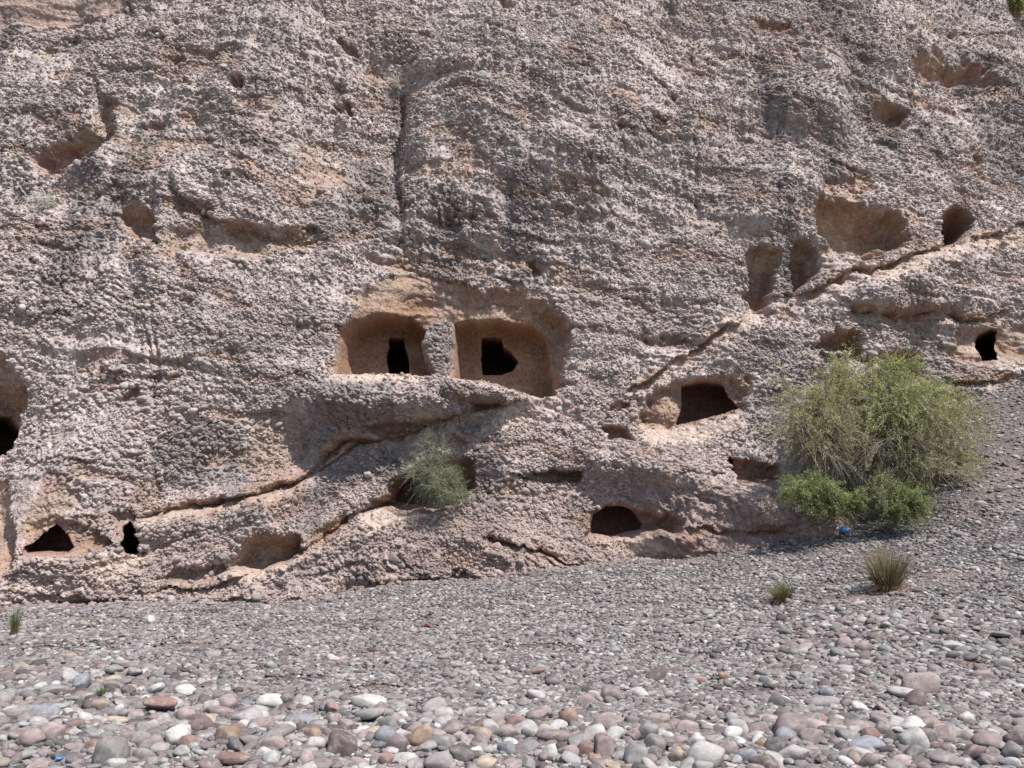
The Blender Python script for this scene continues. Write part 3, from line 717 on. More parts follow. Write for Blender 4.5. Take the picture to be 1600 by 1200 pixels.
def tints(n, weights):
    ks = list(weights); w = np.array([weights[k] for k in ks]); w = w / w.sum()
    pick = rng.choice(len(ks), n, p=w)
    c = np.array([STONE[k] for k in ks])[pick]
    return c * rng.uniform(0.75, 1.2, (n, 1)) * rng.uniform(0.97, 1.03, (n, 3))

# ------------------------------------------------------------------ pebbles standing out of the cliff
area = np.zeros(Y0.shape); area[:, :] = (np.gradient(US)[None, :] * np.gradient(VS)[:, None]) * (Y0 / 28)**2
inview = smooth(-60, -20, UU) * smooth(1660, 1620, UU) * smooth(-60, -20, VV)
dens = 0.35 + 0.65 * smooth(-0.35, 0.4, fbm(X0 * 0.4, bedc * 0.8, 3, 90))
wgt = area * inview * dens * (1 - 0.88 * np.clip(brown, 0, 1)) * (1 - 0.75 * np.clip(sand, 0, 1)) * np.clip(keep, 0.015, 1)
wgt = wgt * ((Zf > gfull - 0.05) & (region == 0))
pr = wgt.ravel() / wgt.sum()
NP = 230000
pk = rng.choice(len(pr), NP, p=pr)
sizef = np.exp(0.3 * fbm(X0 * 0.5, bedc * 1.2, 3, 92)).ravel()[pk]
r_ = np.clip(rng.lognormal(math.log(0.0275), 0.45, NP), 0.012, 0.105) * sizef
r_ = np.where(np.abs(calm.ravel()[pk]) > 0.4, r_ * 0.5, r_)
P = V[pk] + rng.normal(0, 0.012, (NP, 3)); P[:, 1] -= r_ * 0.1; P[:, 2] += r_ * 0.02
angk = ang.ravel()[pk]
ROT = np.stack([rng.normal(-0.45, 0.45, NP), angk * 0.9 + rng.normal(0, 0.45, NP), rng.normal(0, 0.8, NP)], 1)
SCL = np.stack([r_ * rng.uniform(0.9, 1.5, NP), r_ * rng.uniform(0.8, 1.2, NP), r_ * rng.uniform(0.55, 0.95, NP)], 1)
tn = tints(NP, {'white': 0.6, 'pale grey': 3, 'grey': 1.6, 'mauve': 1.3, 'pinkish': 2.4, 'dark grey': 0.35, 'tan': 0.25})
loc = Ccol.reshape(-1, 3)[pk]
tn = tn * 0.42 * np.array([1.04, 0.99, 0.96]) + loc * 0.62
tn = tn * (1 - 0.3 * np.clip(stain, 0, 0.8).ravel()[pk])[:, None]
scatter_object('embedded_pebble', P, ROT, SCL, tn, cliff, kind='stuff')
# bigger cobbles that can be picked out one by one in the face
BIGC = [(755,128,11,'pale grey'),(1010,380,11,'pale grey'),(965,378,7,'pale grey'),(955,350,8,'mauve'),(712,282,8,'pale grey'),(614,872,10,'mauve'),(776,853,9,'pinkish'),(612,904,9,'tan'),(573,741,8,'pale grey'),
        (628,884,6,'grey'),(345,870,8,'grey'),(190,182,6,'pale grey'),(210,176,6,'pale grey'),(127,258,8,'pinkish'),(318,193,7,'pinkish'),(350,104,7,'pale grey'),(868,890,9,'grey'),(905,856,8,'grey'),(695,906,8,'grey'),
        (770,906,8,'pale grey'),(262,936,9,'pale grey'),(290,938,8,'mauve'),(885,630,8,'pinkish'),(872,640,7,'pale grey'),(905,640,8,'pinkish'),(1005,695,8,'mauve'),(985,60,7,'pale grey'),(1215,600,8,'pale grey'),
        (1250,1000,0,'grey'),(480,352,6,'mauve'),(1590,330,7,'pale grey'),(560,905,7,'grey'),(660,900,7,'mauve'),(400,935,8,'grey'),(120,335,7,'pale grey'),(905,385,7,'pinkish')]
for u, v, h, c in BIGC:
    if not h: continue
    i, j = np.searchsorted(VS, v), np.searchsorted(US, u)
    p = V[idx[i, j]]; s = h * p[1] / F * 0.95
    me = high['round'][int(rng.integers(4))].copy(); me.materials.clear(); me.materials.append(SMAT[c])
    o = link('cobble', me, None, cliff); o.location = (p[0], p[1] - 0.15 * s, p[2]); o.scale = (s, s * 0.85, s * 0.75)
    o.rotation_euler = (rng.normal(0, .2), rng.normal(0.15, .2), rng.normal(0, .6))
print('cliff pebbles', round(time.time() - T0, 1))

# ------------------------------------------------------------------ riverbed stones
def cliff_depth(u, v):
    i = np.clip(np.searchsorted(VS, v), 0, NV - 1); j = np.clip(np.searchsorted(US, u), 0, NU - 1)
    return Yf[i, j]
HAND = [  # centre of each stone in the photograph, width, height px, colour, shape, name used in labels ('' = described by its neighbours)
 (76,1147,40,27,'pinkish','round','large speckled pinkish boulder'),(44,1157,34,24,'mauve','round',''),(147,1168,30,19,'reddish brown','round',''),(168,1180,42,36,'grey','blocky','big split grey block'),
 (177,1195,32,14,'white','round',''),(221,1141,26,20,'grey','round',''),(219,1180,30,22,'grey','flat',''),(199,1082,18,18,'dark mauve','wedge',''),(152,1104,26,16,'tan','round',''),(128,1125,24,18,'white','round',''),
 (110,1121,22,15,'dark grey','round',''),(200,1155,26,17,'mauve','blocky',''),(10,1180,26,14,'mauve','flat',''),(57,1130,30,15,'pale grey','round',''),(107,1030,24,15,'tan','round','solitary tan cobble amid pale gravel'),(85,1052,28,16,'mauve','flat',''),
 (309,1136,36,24,'dark mauve','round','dark mauve boulder'),(353,1152,34,25,'orange brown','blocky','orange brown square-cut block'),(380,1147,34,14,'dark grey','flat',''),(383,1135,28,15,'white','round',''),
 (352,1101,32,24,'mauve','round','tall mauve boulder at the fine gravel edge'),(327,1108,24,18,'pale grey','blocky',''),(420,1098,38,17,'white','blocky','lumpy white boulder'),(445,1095,22,17,'grey','round',''),(478,1097,24,14,'white','round',''),
 (402,1113,28,17,'pale grey','round',''),(287,1119,34,22,'pinkish','round',''),(471,1128,40,22,'bluish grey','flat','flat slate-blue slab'),(518,1128,26,22,'mauve','round',''),(488,1148,28,17,'orange brown','round',''),
 (532,1168,44,30,'dark mauve','blocky','big dark mauve block'),(412,1180,22,18,'white','round',''),(360,1188,52,16,'reddish brown','flat','long flat brown slab'),(290,1160,34,18,'reddish brown','round',''),(425,1166,34,20,'pinkish','blocky',''),
 (478,1184,22,19,'pinkish','round',''),(495,1197,46,16,'mauve','flat',''),(574,1098,58,22,'white','flat','wide flat whitish slab'),(577,1118,48,16,'grey','flat',''),(655,1155,38,28,'orange brown','wedge','tan orange wedge-shaped boulder'),
 (620,1167,34,26,'mauve','round',''),(600,1152,36,24,'bluish grey','round',''),(582,1144,36,15,'tan','flat',''),(632,1190,48,22,'white','round','white speckled boulder'),(684,1193,48,28,'grey','wedge','smooth grey hump'),
 (724,1183,42,20,'dark grey','wedge',''),(692,1118,30,16,'white','blocky',''),(669,1037,20,13,'bluish grey','round','little blue grey cobble in fine gravel'),(692,1071,20,13,'grey','round',''),(707,1082,24,10,'grey','flat',''),
 (790,1149,36,22,'pinkish','round',''),(768,1143,28,24,'pale grey','blocky',''),(749,1139,24,19,'dark mauve','round',''),(792,1171,28,20,'bluish grey','round',''),(603,1188,26,19,'reddish brown','round',''),(758,1195,34,19,'tan','round',''),
 (717,1154,26,15,'pinkish','round',''),(868,1152,52,23,'mauve','flat','long smooth mauve boulder'),(930,1148,42,25,'pale grey','round','rounded pale grey boulder'),(945,1168,28,36,'mauve','blocky','upright block leaning on its neighbours'),
 (918,1172,28,18,'reddish brown','round',''),(946,1129,42,25,'pinkish','round','mottled pink and white boulder'),(888,1122,28,28,'reddish brown','flat','reddish slab tipped on edge'),(1013,1147,34,27,'grey','round',''),
 (960,1087,36,19,'mauve','wedge','mauve boulder with a pale cap'),(918,1097,28,18,'mauve','round',''),(1026,1056,30,19,'dark mauve','wedge','dark mauve hump alone on the fine gravel'),(1027,1126,36,17,'pinkish','blocky',''),
 (1025,1165,30,26,'grey','round',''),(1023,1180,26,18,'dark grey','round',''),(994,1185,34,28,'grey','blocky',''),(931,1187,20,15,'orange brown','blocky','small yellow brown cube of stone'),(889,1176,34,17,'pinkish','round',''),
 (860,1177,28,22,'white','round',''),(806,1130,28,15,'reddish brown','blocky','angular red slab'),(1060,1183,24,21,'tan','round',''),(839,1049,22,12,'reddish brown','flat',''),(999,1085,26,15,'white','round',''),
 (1104,1185,60,36,'pale grey','round','largest grey and white boulder'),(1240,1138,58,33,'mauve','round','huge rounded mauve boulder'),(1229,1151,34,21,'bluish grey','round',''),(1187,1141,40,20,'mauve','round',''),(1205,1126,40,15,'pinkish','flat',''),
 (1156,1140,26,21,'pale grey','blocky',''),(1244,1181,48,21,'pale grey','round','long whitish boulder'),(1212,1168,30,20,'dark grey','blocky','dark striped boulder'),(1190,1165,16,16,'orange brown','round',''),(1171,1183,34,19,'bluish grey','round',''),
 (1197,1195,42,24,'dark mauve','round',''),(1291,1099,48,21,'grey','flat','broad flat grey stone'),(1296,1084,24,13,'bluish grey','round',''),(1220,1097,30,16,'dark grey','round',''),(1090,1063,34,15,'reddish brown','flat','long reddish stone'),
 (1135,1060,20,13,'orange brown','blocky','short rust-red cylinder of stone'),(1090,1161,26,21,'white','round',''),(1139,1170,36,20,'mauve','round',''),(1270,1155,34,22,'mauve','blocky',''),(1433,1159,44,34,'pale grey','round','tall two-toned grey boulder'),
 (1477,1146,36,23,'tan','round','cream yellow boulder'),(1440,1071,54,29,'pinkish','blocky','big rough pinkish boulder'),(1418,1084,44,20,'pale grey','flat',''),(1433,1097,34,25,'dark mauve','wedge','dark pointed stone'),(1356,1167,50,21,'bluish grey','round',''),
 (1482,1187,56,22,'grey','flat','long grey slab-like boulder'),(1476,1172,36,19,'dark mauve','round',''),(1527,1179,40,19,'dark mauve','round',''),(1587,1178,30,25,'grey','round',''),(1345,1137,46,21,'mauve','flat',''),(1362,1151,26,17,'reddish brown','blocky','rust-red stone'),
 (1381,1144,26,21,'grey','round',''),(1508,1154,34,19,'mauve','round',''),(1513,1124,20,17,'white','round','round white stone in the fine gravel'),(1538,1057,32,13,'mauve','blocky',''),(1517,1028,28,13,'dark grey','flat','dark grey stone beside the sand patch'),
 (1572,1038,26,17,'pale grey','round',''),(1350,1012,24,17,'mauve','round',''),(1362,1193,32,20,'mauve','round',''),(1409,1191,32,18,'pinkish','round',''),(1587,1005,24,13,'mauve','round',''),(1553,1149,24,15,'pale grey','round',''),(1590,1158,30,24,'dark mauve','round','')]
stones = []    # dict per large stone
hx, hy, hz = on_ground(np.array([h[0] for h in HAND], float), np.array([h[1] + h[3] * 0.42 for h in HAND], float))
for k, h in enumerate(HAND):
    s = 1.07 * h[2] / 2 * hy[k] / F
    hh = 1.15 * h[3] / 2 * hy[k] / F
    c = max(0.42, min(1.25, hh / s / 0.93)) * s
    a = max(0.62 * s, 0.9 * c)
    stones.append(dict(x=hx[k], y=hy[k] + 0.5 * a, z=float(hz[k]) + 0.72 * c, s=(s, a, c), col=h[4], kind=h[5], name=h[6], big=s, hand=True, u=h[0], v=h[1]))

RES = 0.03; X_0, Y_0 = -22.0, 6.5
occ = np.zeros((int(27.5 / RES), int(48 / RES)), np.uint8)
def paint(x, y, r, k=0.8):
    R_ = r * k / RES; cx, cy_ = (x - X_0) / RES, (y - Y_0) / RES
    x0, x1, y0, y1 = int(max(cx - R_, 0)), int(min(cx + R_ + 1, occ.shape[1])), int(max(cy_ - R_, 0)), int(min(cy_ + R_ + 1, occ.shape[0]))
    if x1 <= x0 or y1 <= y0: return
    yy, xx = np.ogrid[y0:y1, x0:x1]
    occ[y0:y1, x0:x1] |= ((xx - cx)**2 + (yy - cy_)**2 <= R_ * R_).astype(np.uint8)
def free(x, y):
    cx = np.clip(((x - X_0) / RES).astype(int), 0, occ.shape[1] - 1); cy_ = np.clip(((y - Y_0) / RES).astype(int), 0, occ.shape[0] - 1)
    return occ[cy_, cx] == 0
for s in stones: paint(s['x'], s['y'], (s['s'][0] + s['s'][1]) / 2, 0.95)

# coarse table of ground heights for fast lookups
def gtab(x, y):
    fx = np.clip((x + 22) / 0.11, 0, None); fy = np.clip((y - 5) / 0.11, 0, None)
    j = np.clip(fx.astype(int) + 18, 18, GX.shape[1] - 20); i = np.clip(fy.astype(int) + 16, 16, GX.shape[0] - 18)
    return GZZ[i, j]
BARE = [(1530,1042,50,8),(590,1076,55,7),(668,1104,34,8),(1335,934,75,5),(1120,1130,50,7),(1270,1000,60,4),(985,967,80,5),(300,1010,70,5),(1200,1078,60,5),(860,1010,60,4),(470,1060,60,6),(1480,900,60,5)]
def size_weight(r, x, y, v, u):
    q = np.zeros(u.shape)
    for a, b, c, d in BARE: q = np.maximum(q, np.exp(-((u - a) / c)**2 - ((v - b) / d)**2))
    return size_weight0(r, x, y, v, u) * (1 - 0.93 * smooth(0.25, 0.6, q + 0.15 * fbm(x * 3, y * 3, 2, 98)))
def size_weight0(r, x, y, v, u):
    """how common stones of radius r are at a place"""
    near = smooth(1105, 1150, v + 12 * np.sin(u / 90.0))                            # cobble bar close to the camera
    leftbar = smooth(1060, 1110, v) * smooth(560, 380, u)
    rightbar = np.exp(-((v - (985 - 0.02 * (u - 1300))) / 30)**2) * smooth(1180, 1350, u)
    midr = np.exp(-((v - 1010) / 45)**2) * smooth(1150, 1300, u) * 0.6
    scree = smooth(880, 780, v) * smooth(1380, 1460, u)
    midl = smooth(1020, 1060, v) * smooth(420, 200, u) * 0.8
    foot = smooth(1.6, 0.2, cliff_depth(u, v) - y) * 0.3 * (fbm(x * 0.7, y * 0.7, 2, 97) > 0.05)
    cob = np.clip(np.maximum.reduce([foot, near, leftbar * 0.9, rightbar, midr, midl]), 0, 1)
    n = 0.5 + 0.5 * fbm(x * 0.8, y * 1.2, 3, 95)
    if r > 0.11: return np.clip(cob**2 * 0.9 * n + 0.003, 0, 1)
    if r > 0.085: return np.clip(cob * 0.9 * (0.4 + n) + 0.02 + 0.05 * smooth(0.6, 0.95, n) + 0.10 * scree, 0, 1)
    if r > 0.065: return np.clip(cob + 0.03 + 0.12 * smooth(0.55, 0.95, n) + 0.35 * scree, 0, 1)
    if r > 0.05: return np.clip(0.12 + 0.3 * n + cob + 0.3 * scree, 0, 1)
    return np.clip(0.55 + 0.5 * n + cob, 0, 1)
cand = []
PX, PY, PR = [], [], []
for r0, n, pt in [(0.15, 260, 1), (0.12, 2200, 1), (0.095, 10000, 1), (0.074, 28000, 1), (0.056, 60000, 1), (0.038, 170000, 0), (0.026, 170000, 0)]:
    # even over the picture for the small ones, even over the ground for the large ones
    v = rng.uniform(560, 1215, n * 1); u = rng.uniform(-60, 1660, n)
    if r0 > 0.05:
        y = np.sqrt(rng.uniform(6.9**2, 31**2, n)); x = rng.uniform(-0.68, 0.68, n) * y
        z = gtab(x, y); u, v = project(x, y, z)
    else:
        y = 7.0 + (31 - 7.0) * rng.random(n)**(1.7 if r0 < 0.03 else 1.15); x = rng.uniform(-0.68, 0.68, n) * y
        z = gtab(x, y); u, v = project(x, y, z)
    ok = (y < cliff_depth(u, v) + 0.25) & (u > -70) & (u < 1670) & (v < 1240) & (v > 540)
    if r0 > 0.09: ok &= y > 8.5
    ok &= rng.random(n) < size_weight(r0, x, y, v, u)
    ok &= free(x, y)
    x, y, z, u, v = x[ok], y[ok], z[ok], u[ok], v[ok]
    r = r0 * rng.uniform(0.82, 1.18, len(x))
    if pt:
        keepm = np.zeros(len(x), bool)
        for k in range(len(x)):
            cx, cy_ = int((x[k] - X_0) / RES), int((y[k] - Y_0) / RES)
            if 0 <= cy_ < occ.shape[0] and 0 <= cx < occ.shape[1] and occ[cy_, cx]: continue
            # big stones also need room at their rim
            if r0 > 0.07 and not free(x[k] + r[k] * np.array([.6, -.6, 0, 0]), y[k] + r[k] * np.array([0, 0, .6, -.6])).all(): continue
            keepm[k] = True; paint(x[k], y[k], r[k], 0.9)
        x, y, r, u, v, z = x[keepm], y[keepm], r[keepm], u[keepm], v[keepm], z[keepm]
    PX.append(x); PY.append(y); PR.append(r)
    print('  stones r', r0, len(x), round(time.time() - T0, 1))
for r0, n_ in ((0.10, 900), (0.06, 5000), (0.035, 16000)):     # rubble fallen to the foot of the cliff
    y = rng.uniform(19.5, 30, n_ * 6); x = rng.uniform(-0.66, 0.66, n_ * 6) * y; z = gtab(x, y); u, v = project(x, y, z)
    g_ = cliff_depth(u, v) - y
    ok = (g_ > -0.25) & (g_ < 0.9) & (rng.random(len(x)) < 0.5 * np.exp(-np.maximum(g_, 0) * 4) * np.clip(0.3 + fbm(x * 0.8, y * 0.8, 2, 99), 0, 1)) & (u > -60) & (u < 1660)
    x, y = x[ok][:n_], y[ok][:n_]; PX.append(x); PY.append(y); PR.append(r0 * rng.uniform(0.6, 1.3, len(x))); print('  rubble', len(x))
PX = np.concatenate(PX); PY = np.concatenate(PY); PR = np.concatenate(PR); PZ = gtab(PX, PY)
n = len(PX)
asp = rng.uniform(1.0, 1.45, n); fl = rng.uniform(0.42, 0.8, n); wd = rng.uniform(0.75, 1.05, n)
S3 = np.stack([PR * asp, PR * wd, PR * fl], 1)
lift = PZ + S3[:, 2] * rng.uniform(0.35, 0.8, n)
RT = np.stack([rng.normal(-0.12, 0.22, n), rng.normal(0.0, 0.22, n), rng.uniform(-1.0, 1.0, n) + rng.choice([0, math.pi], n)], 1)
WTS = {'white': 0.9, 'pale grey': 3.6, 'grey': 3.6, 'dark grey': 0.8, 'mauve': 3.0, 'dark mauve': 0.8, 'pinkish': 1.0, 'tan': 0.25, 'orange brown': 0.06, 'reddish brown': 0.25, 'bluish grey': 0.35}
# the largest in the picture become objects of their own
pu, pv = project(PX, PY, lift)
app = S3[:, 0] / PY * np.sqrt(S3[:, 2] / S3[:, 0]); app = np.where((pu > 2) & (pu < 1598) & (pv < 1204), app, 0)
order = np.argsort(-app); NIND = 300 - len(stones)
own = order[:NIND]; rest = np.ones(n, bool); rest[own] = False
ks = list(WTS); wv = np.array([WTS[k] for k in ks]); wv /= wv.sum()
for i in own:
    kd = str(rng.choice(['round', 'round', 'flat', 'blocky', 'wedge'], p=[.3, .3, .2, .13, .07]))
    stones.append(dict(x=PX[i], y=PY[i], z=lift[i] + 0.1 * PR[i], s=tuple(S3[i]), col=str(rng.choice(ks, p=wv)), kind=kd, name='', big=S3[i, 0], hand=False, u=float(pu[i]), v=float(pv[i]), rot=RT[i]))
# labels: landmarks by look, the others by look and by what they lie beside
marks = [s for s in stones if s['name']]
used = set(); SHAPE = {'round': 'rounded', 'flat': 'flattish', 'blocky': 'blocky', 'wedge': 'wedge-shaped'}
WORD = {True: 'boulder', False: 'cobble'}
extra_marks = [dict(u=1388, v=925, name='tall dry grass tuft'), dict(u=1222, v=940, name='small round grass tuft'), dict(u=158, v=1088, name='tiny green grass sprout')]
def direction(s, m):
    du, dv = s['u'] - m['u'], s['v'] - m['v']
    if abs(dv) * 2.2 < abs(du): return 'right of' if du > 0 else 'left of'
    if abs(du) < abs(dv): return 'in front of' if dv > 0 else 'behind'
    return ('in front and ' if dv > 0 else 'behind and ') + ('right of' if du > 0 else 'left of')
for s in stones:
    if s['name']:
        lb = s['name'] + (' on the pebble bar' if s['v'] > 1120 else ' on the gravel bed')
        used.add(lb); s['label'] = lb; continue
for s in stones:
    if s['name']: continue
    near_m = sorted(marks + extra_marks, key=lambda m: math.hypot(s['u'] - m['u'], (s['v'] - m['v']) * 1.6))
    sz = 'small' if s['big'] * F / s['y'] < 10 else ('large' if s['big'] * F / s['y'] > 17 else 'middling')
    pick = None
    for trial in range(10):
        m = near_m[trial]
        du = math.hypot(s['u'] - m['u'], s['v'] - m['v'])
        hw = 'close' if du < 38 else ('a little way' if du < 80 else 'well')
        lb = f"{sz} {s['col']} {SHAPE[s['kind']]} stone {hw} {direction(s, m)} the {m['name']}"
        words_ = lb.split()
        if len(words_) > 16: continue
        if lb not in used: pick = lb; break
    s['label'] = pick or f"{sz} {s['col']} {SHAPE[s['kind']]} stone between the {near_m[0]['name'].split()[-1]} and the {near_m[1]['name'].split()[-1]}"[:140]
    used.add(s['label'])
mesh_pool = {}
for k, s in enumerate(stones):
    v_i = int(rng.integers(4)); key = (s['kind'], v_i, s['col'])
    if key not in mesh_pool:
        me = high[s['kind']][v_i].copy(); me.name = 'cobble'; me.materials.clear(); me.materials.append(SMAT[s['col']]); mesh_pool[key] = me
    o = link('river_cobble', mesh_pool[key], None, None, label=s['label'], category='stone', group='cobbles lying on the riverbed')
    o.location = (s['x'], s['y'], s['z'] - (0.12 * s['s'][2] if s['hand'] else 0))
    o.scale = s['s']
    o.rotation_euler = (rng.normal(0, 0.07), rng.normal(0.04, 0.1), rng.normal(0, 0.18) + (math.pi if rng.random() < .5 else 0)) if s['hand'] else tuple(s['rot'])
    if s['name'].startswith('reddish slab tipped'): o.rotation_euler = (0.1, -0.75, 0.2)
Pg = np.stack([PX, PY, lift], 1)[rest]
tg = tints(n, WTS)
small = PR < 0.05
tg = np.where(small[:, None], tg * 0.80 * rng.uniform(0.72, 1.3, (n, 1)), tg * 0.85)
tg = tg * 0.7 + tg.mean(1, keepdims=True) * 0.3 * np.array([1.02, 0.995, 0.985])
gap = cliff_depth(pu, pv) - PY
nb = np.clip(1 - gap / 1.3, 0, 1)[:, None] * 0.6
tg = tg * (1 - nb) + np.array([0.28, 0.215, 0.195]) * rng.uniform(0.6, 1.3, (n, 1)) * nb
scatter_object('gravel', Pg, RT[rest], S3[rest], tg[rest], ground, kind='stuff')
print('riverbed stones', n, round(time.time() - T0, 1))

# ------------------------------------------------------------------ plants
def tubes(curves, radii, sides=3):
    """curves: n x k x 3, radii: n x k -> vertices, quads"""
    n_, k_, _ = curves.shape
    tan = np.gradient(curves, axis=1); tan /= np.linalg.norm(tan, axis=2, keepdims=True) + 1e-9
    ref = np.where(np.abs(tan[..., 2:3]) > 0.9, np.array([1., 0, 0]), np.array([0, 0, 1.]))
    a = np.cross(tan, ref); a /= np.linalg.norm(a, axis=2, keepdims=True) + 1e-9; b = np.cross(tan, a)
    th = np.arange(sides) * 2 * math.pi / sides
    Vt = curves[:, :, None] + radii[:, :, None, None] * (a[:, :, None] * np.cos(th)[None, None, :, None] + b[:, :, None] * np.sin(th)[None, None, :, None])
    ii = np.arange(n_ * k_ * sides).reshape(n_, k_, sides)
    q = np.stack([ii[:, :-1], np.roll(ii, -1, 2)[:, :-1], np.roll(ii, -1, 2)[:, 1:], ii[:, 1:]], -1).reshape(-1, 4)
    return Vt.reshape(-1, 3), q
def bezier(a, b, c, k):
    t = np.linspace(0, 1, k)[None, :, None]
    return (1 - t)**2 * a[:, None] + 2 * t * (1 - t) * b[:, None] + t * t * c[:, None]
def leaf_quads(P, L, W, rg, up=0.0):
    n_ = len(P)
    d = rg.normal(size=(n_, 3)); d[:, 2] += up; d /= np.linalg.norm(d, axis=1, keepdims=True)
    e = np.cross(d, rg.normal(size=(n_, 3))); e /= np.linalg.norm(e, axis=1, keepdims=True)
    l = (L * rg.uniform(0.6, 1.3, n_))[:, None]; w = (W * rg.uniform(0.7, 1.3, n_))[:, None]
    Vq = np.stack([P, P + d * l * 0.5 + e * w * 0.5, P + d * l, P + d * l * 0.5 - e * w * 0.5], 1).reshape(-1, 3)
    return Vq, np.arange(4 * n_).reshape(-1, 4)
def make_bush(name, base, lobes, label, category, seed, nlimb, ntwig, nleaf, leafcols, twigcol, leafL=0.055, leafW=0.03, droop=0.5, twigL=0.9, limb_r=0.035, dead=0.25, group=None):
    """lobes: (centre xyz, radii xyz, weight, greenness)"""
    rg = np.random.default_rng(seed); base = np.array(base, float)
    root = empty(name, tuple(base), label=label, category=category)
    if group: root['group'] = group
    C = np.array([l[0] for l in lobes], float) - base; RR = np.array([l[1] for l in lobes], float); W = np.array([l[2] for l in lobes], float); Gn = np.array([l[3] for l in lobes], float)
    li = rg.choice(len(lobes), nlimb, p=W / W.sum())
    d = rg.normal(size=(nlimb, 3)); d[:, 2] = np.abs(d[:, 2]) * 0.9 - 0.25; d /= np.linalg.norm(d, axis=1, keepdims=True)
    end = C[li] + d * RR[li] * rg.uniform(0.45, 0.95, (nlimb, 1))
    end[:, 2] = np.maximum(end[:, 2], 0.05 - 0.0 * end[:, 2] + np.minimum(C[li][:, 2] - RR[li][:, 2], 0))
    ctl = end * 0.5 + np.stack([rg.normal(0, .25, nlimb), rg.normal(0, .25, nlimb), np.abs(rg.normal(0.5, .3, nlimb)) * RR[li][:, 2]], 1)
    lc = bezier(np.stack([rg.normal(0, .12, nlimb), rg.normal(0, .12, nlimb), np.full(nlimb, -0.05)], 1), ctl, end, 9)
    lc[:, 1:-1] += rg.normal(0, 0.035, lc[:, 1:-1].shape)
    rr = np.linspace(1, 0.22, 9)[None] * (limb_r * rg.uniform(0.5, 1.2, nlimb))[:, None]
    v_, q_ = tubes(lc, rr, 5); me = mesh_from('stem', v_, q_); set_color(me, 'col', np.repeat((np.array(twigcol) * rg.uniform(0.7, 1.2, (nlimb, 1))), 45, 0))
    link('stem', me, mat_twig, root)
    # twigs
    ti = rg.integers(0, nlimb, ntwig); tp = rg.integers(3, 9, ntwig)
    st = lc[ti, tp]; c_ = C[li[ti]]; rr_ = RR[li[ti]]
    out = (st - c_) / rr_; out[:, 2] += 0.25; out += rg.normal(0, 0.55, out.shape); out /= np.linalg.norm(out, axis=1, keepdims=True)
    Lg = twigL * rg.uniform(0.4, 1.2, ntwig)[:, None]
    mid = st + out * Lg * 0.55; en = st + out * Lg; en[:, 2] -= droop * Lg[:, 0] * rg.uniform(0.3, 1.5, ntwig)
    tc = bezier(st, mid, en, 6); tc[:, 1:] += rg.normal(0, 0.012, tc[:, 1:].shape)
    tr = np.linspace(1, 0.35, 6)[None] * rg.uniform(0.004, 0.008, (ntwig, 1))
    v_, q_ = tubes(tc, tr, 3); me = mesh_from('twig', v_, q_)
    tcol = np.array(twigcol) * rg.uniform(0.7, 1.6, (ntwig, 1)); set_color(me, 'col', np.repeat(tcol, 18, 0))
    link('twig', me, mat_twig, root, kind='stuff')
    # leaves along the living twigs
    hgt = np.clip((st[:, 2] - c_[:, 2]) / rr_[:, 2], -1, 1)
    live = rg.random(ntwig) > dead * (1 - 0.6 * hgt) * (1.4 - Gn[li[ti]])
    lv = np.where(live)[0]
    k = lv[rg.integers(0, len(lv), nleaf)]; tt_ = rg.uniform(0.15, 1.0, nleaf) * 4.999; i0 = tt_.astype(int); ff = (tt_ - i0)[:, None]
    lp = tc[k, i0] * (1 - ff) + tc[k, i0 + 1] * ff + rg.normal(0, 0.03, (nleaf, 3))
    v_, q_ = leaf_quads(lp, leafL, leafW, rg, 0.2)
    me = mesh_from('foliage', v_, q_, False)
    pal = np.array(leafcols); tone = rg.integers(0, len(pal), ntwig)
    g_ = Gn[li[ti]][k][:, None]
    lcx = pal[tone[k]] * rg.uniform(0.7, 1.3, (nleaf, 1)); grey = np.array([0.42, 0.40, 0.22])
    lcx = lcx * g_ + grey * (1 - g_) * rg.uniform(0.7, 1.2, (nleaf, 1))
    set_color(me, 'col', np.repeat(lcx, 4, 0)); link('foliage', me, mat_leaf, root, kind='stuff')
    return root
def at(u, v, Y):
    a, b = ray(u, v); return (float(a) * Y, Y, float(b) * Y)
def lobe(u, v, Y, wu, wv, depth, wgt=1, green=1):
    c = at(u, v, Y); return (c, (wu / F * Y, depth, wv / F * Y), wgt, green)
def root_at(u, v):
    a, b, c = on_ground(np.array([float(u)]), np.array([float(v)])); return (a[0], b[0], c[0])
rb = root_at(1345, 778)
YB = 25.4
GR = [(0.32, 0.38, 0.11), (0.42, 0.46, 0.16), (0.20, 0.26, 0.07), (0.48, 0.49, 0.22), (0.34, 0.35, 0.15)]
make_bush('desert_bush', at(1318, 745, YB), [
    lobe(1290, 640, YB, 78, 62, 1.6, 1.3, 0.62), lobe(1250, 660, YB - 0.3, 50, 50, 1.2, 0.9, 0.4), lobe(1330, 600, YB + 0.3, 62, 40, 1.2, 0.8, 0.75), lobe(1400, 625, YB, 62, 58, 1.5, 1.4, 1.0), lobe(1452, 660, YB, 60, 60, 1.6, 1.5, 0.85),
    lobe(1470, 722, YB - 0.4, 46, 46, 1.3, 0.9, 0.85), lobe(1385, 690, YB - 0.8, 70, 45, 1.0, 0.8, 0.1), lobe(1300, 705, YB - 0.5, 60, 28, 0.8, 0.45, 0.05), lobe(1440, 740, YB - 0.6, 60, 36, 1.0, 0.6, 0.4), lobe(1390, 590, YB + 0.4, 34, 26, 0.7, 0.4, 1.0), lobe(1340, 570, YB + 0.6, 60, 14, 0.5, 0.25, 0.8)],
    'large sprawling pale green bush with tangled grey twigs against the cliff foot', 'bush', 3, 130, 9500, 128000, GR, (0.30, 0.25, 0.21), 0.062, 0.032, 0.5, 1.0, 0.045, 0.6)
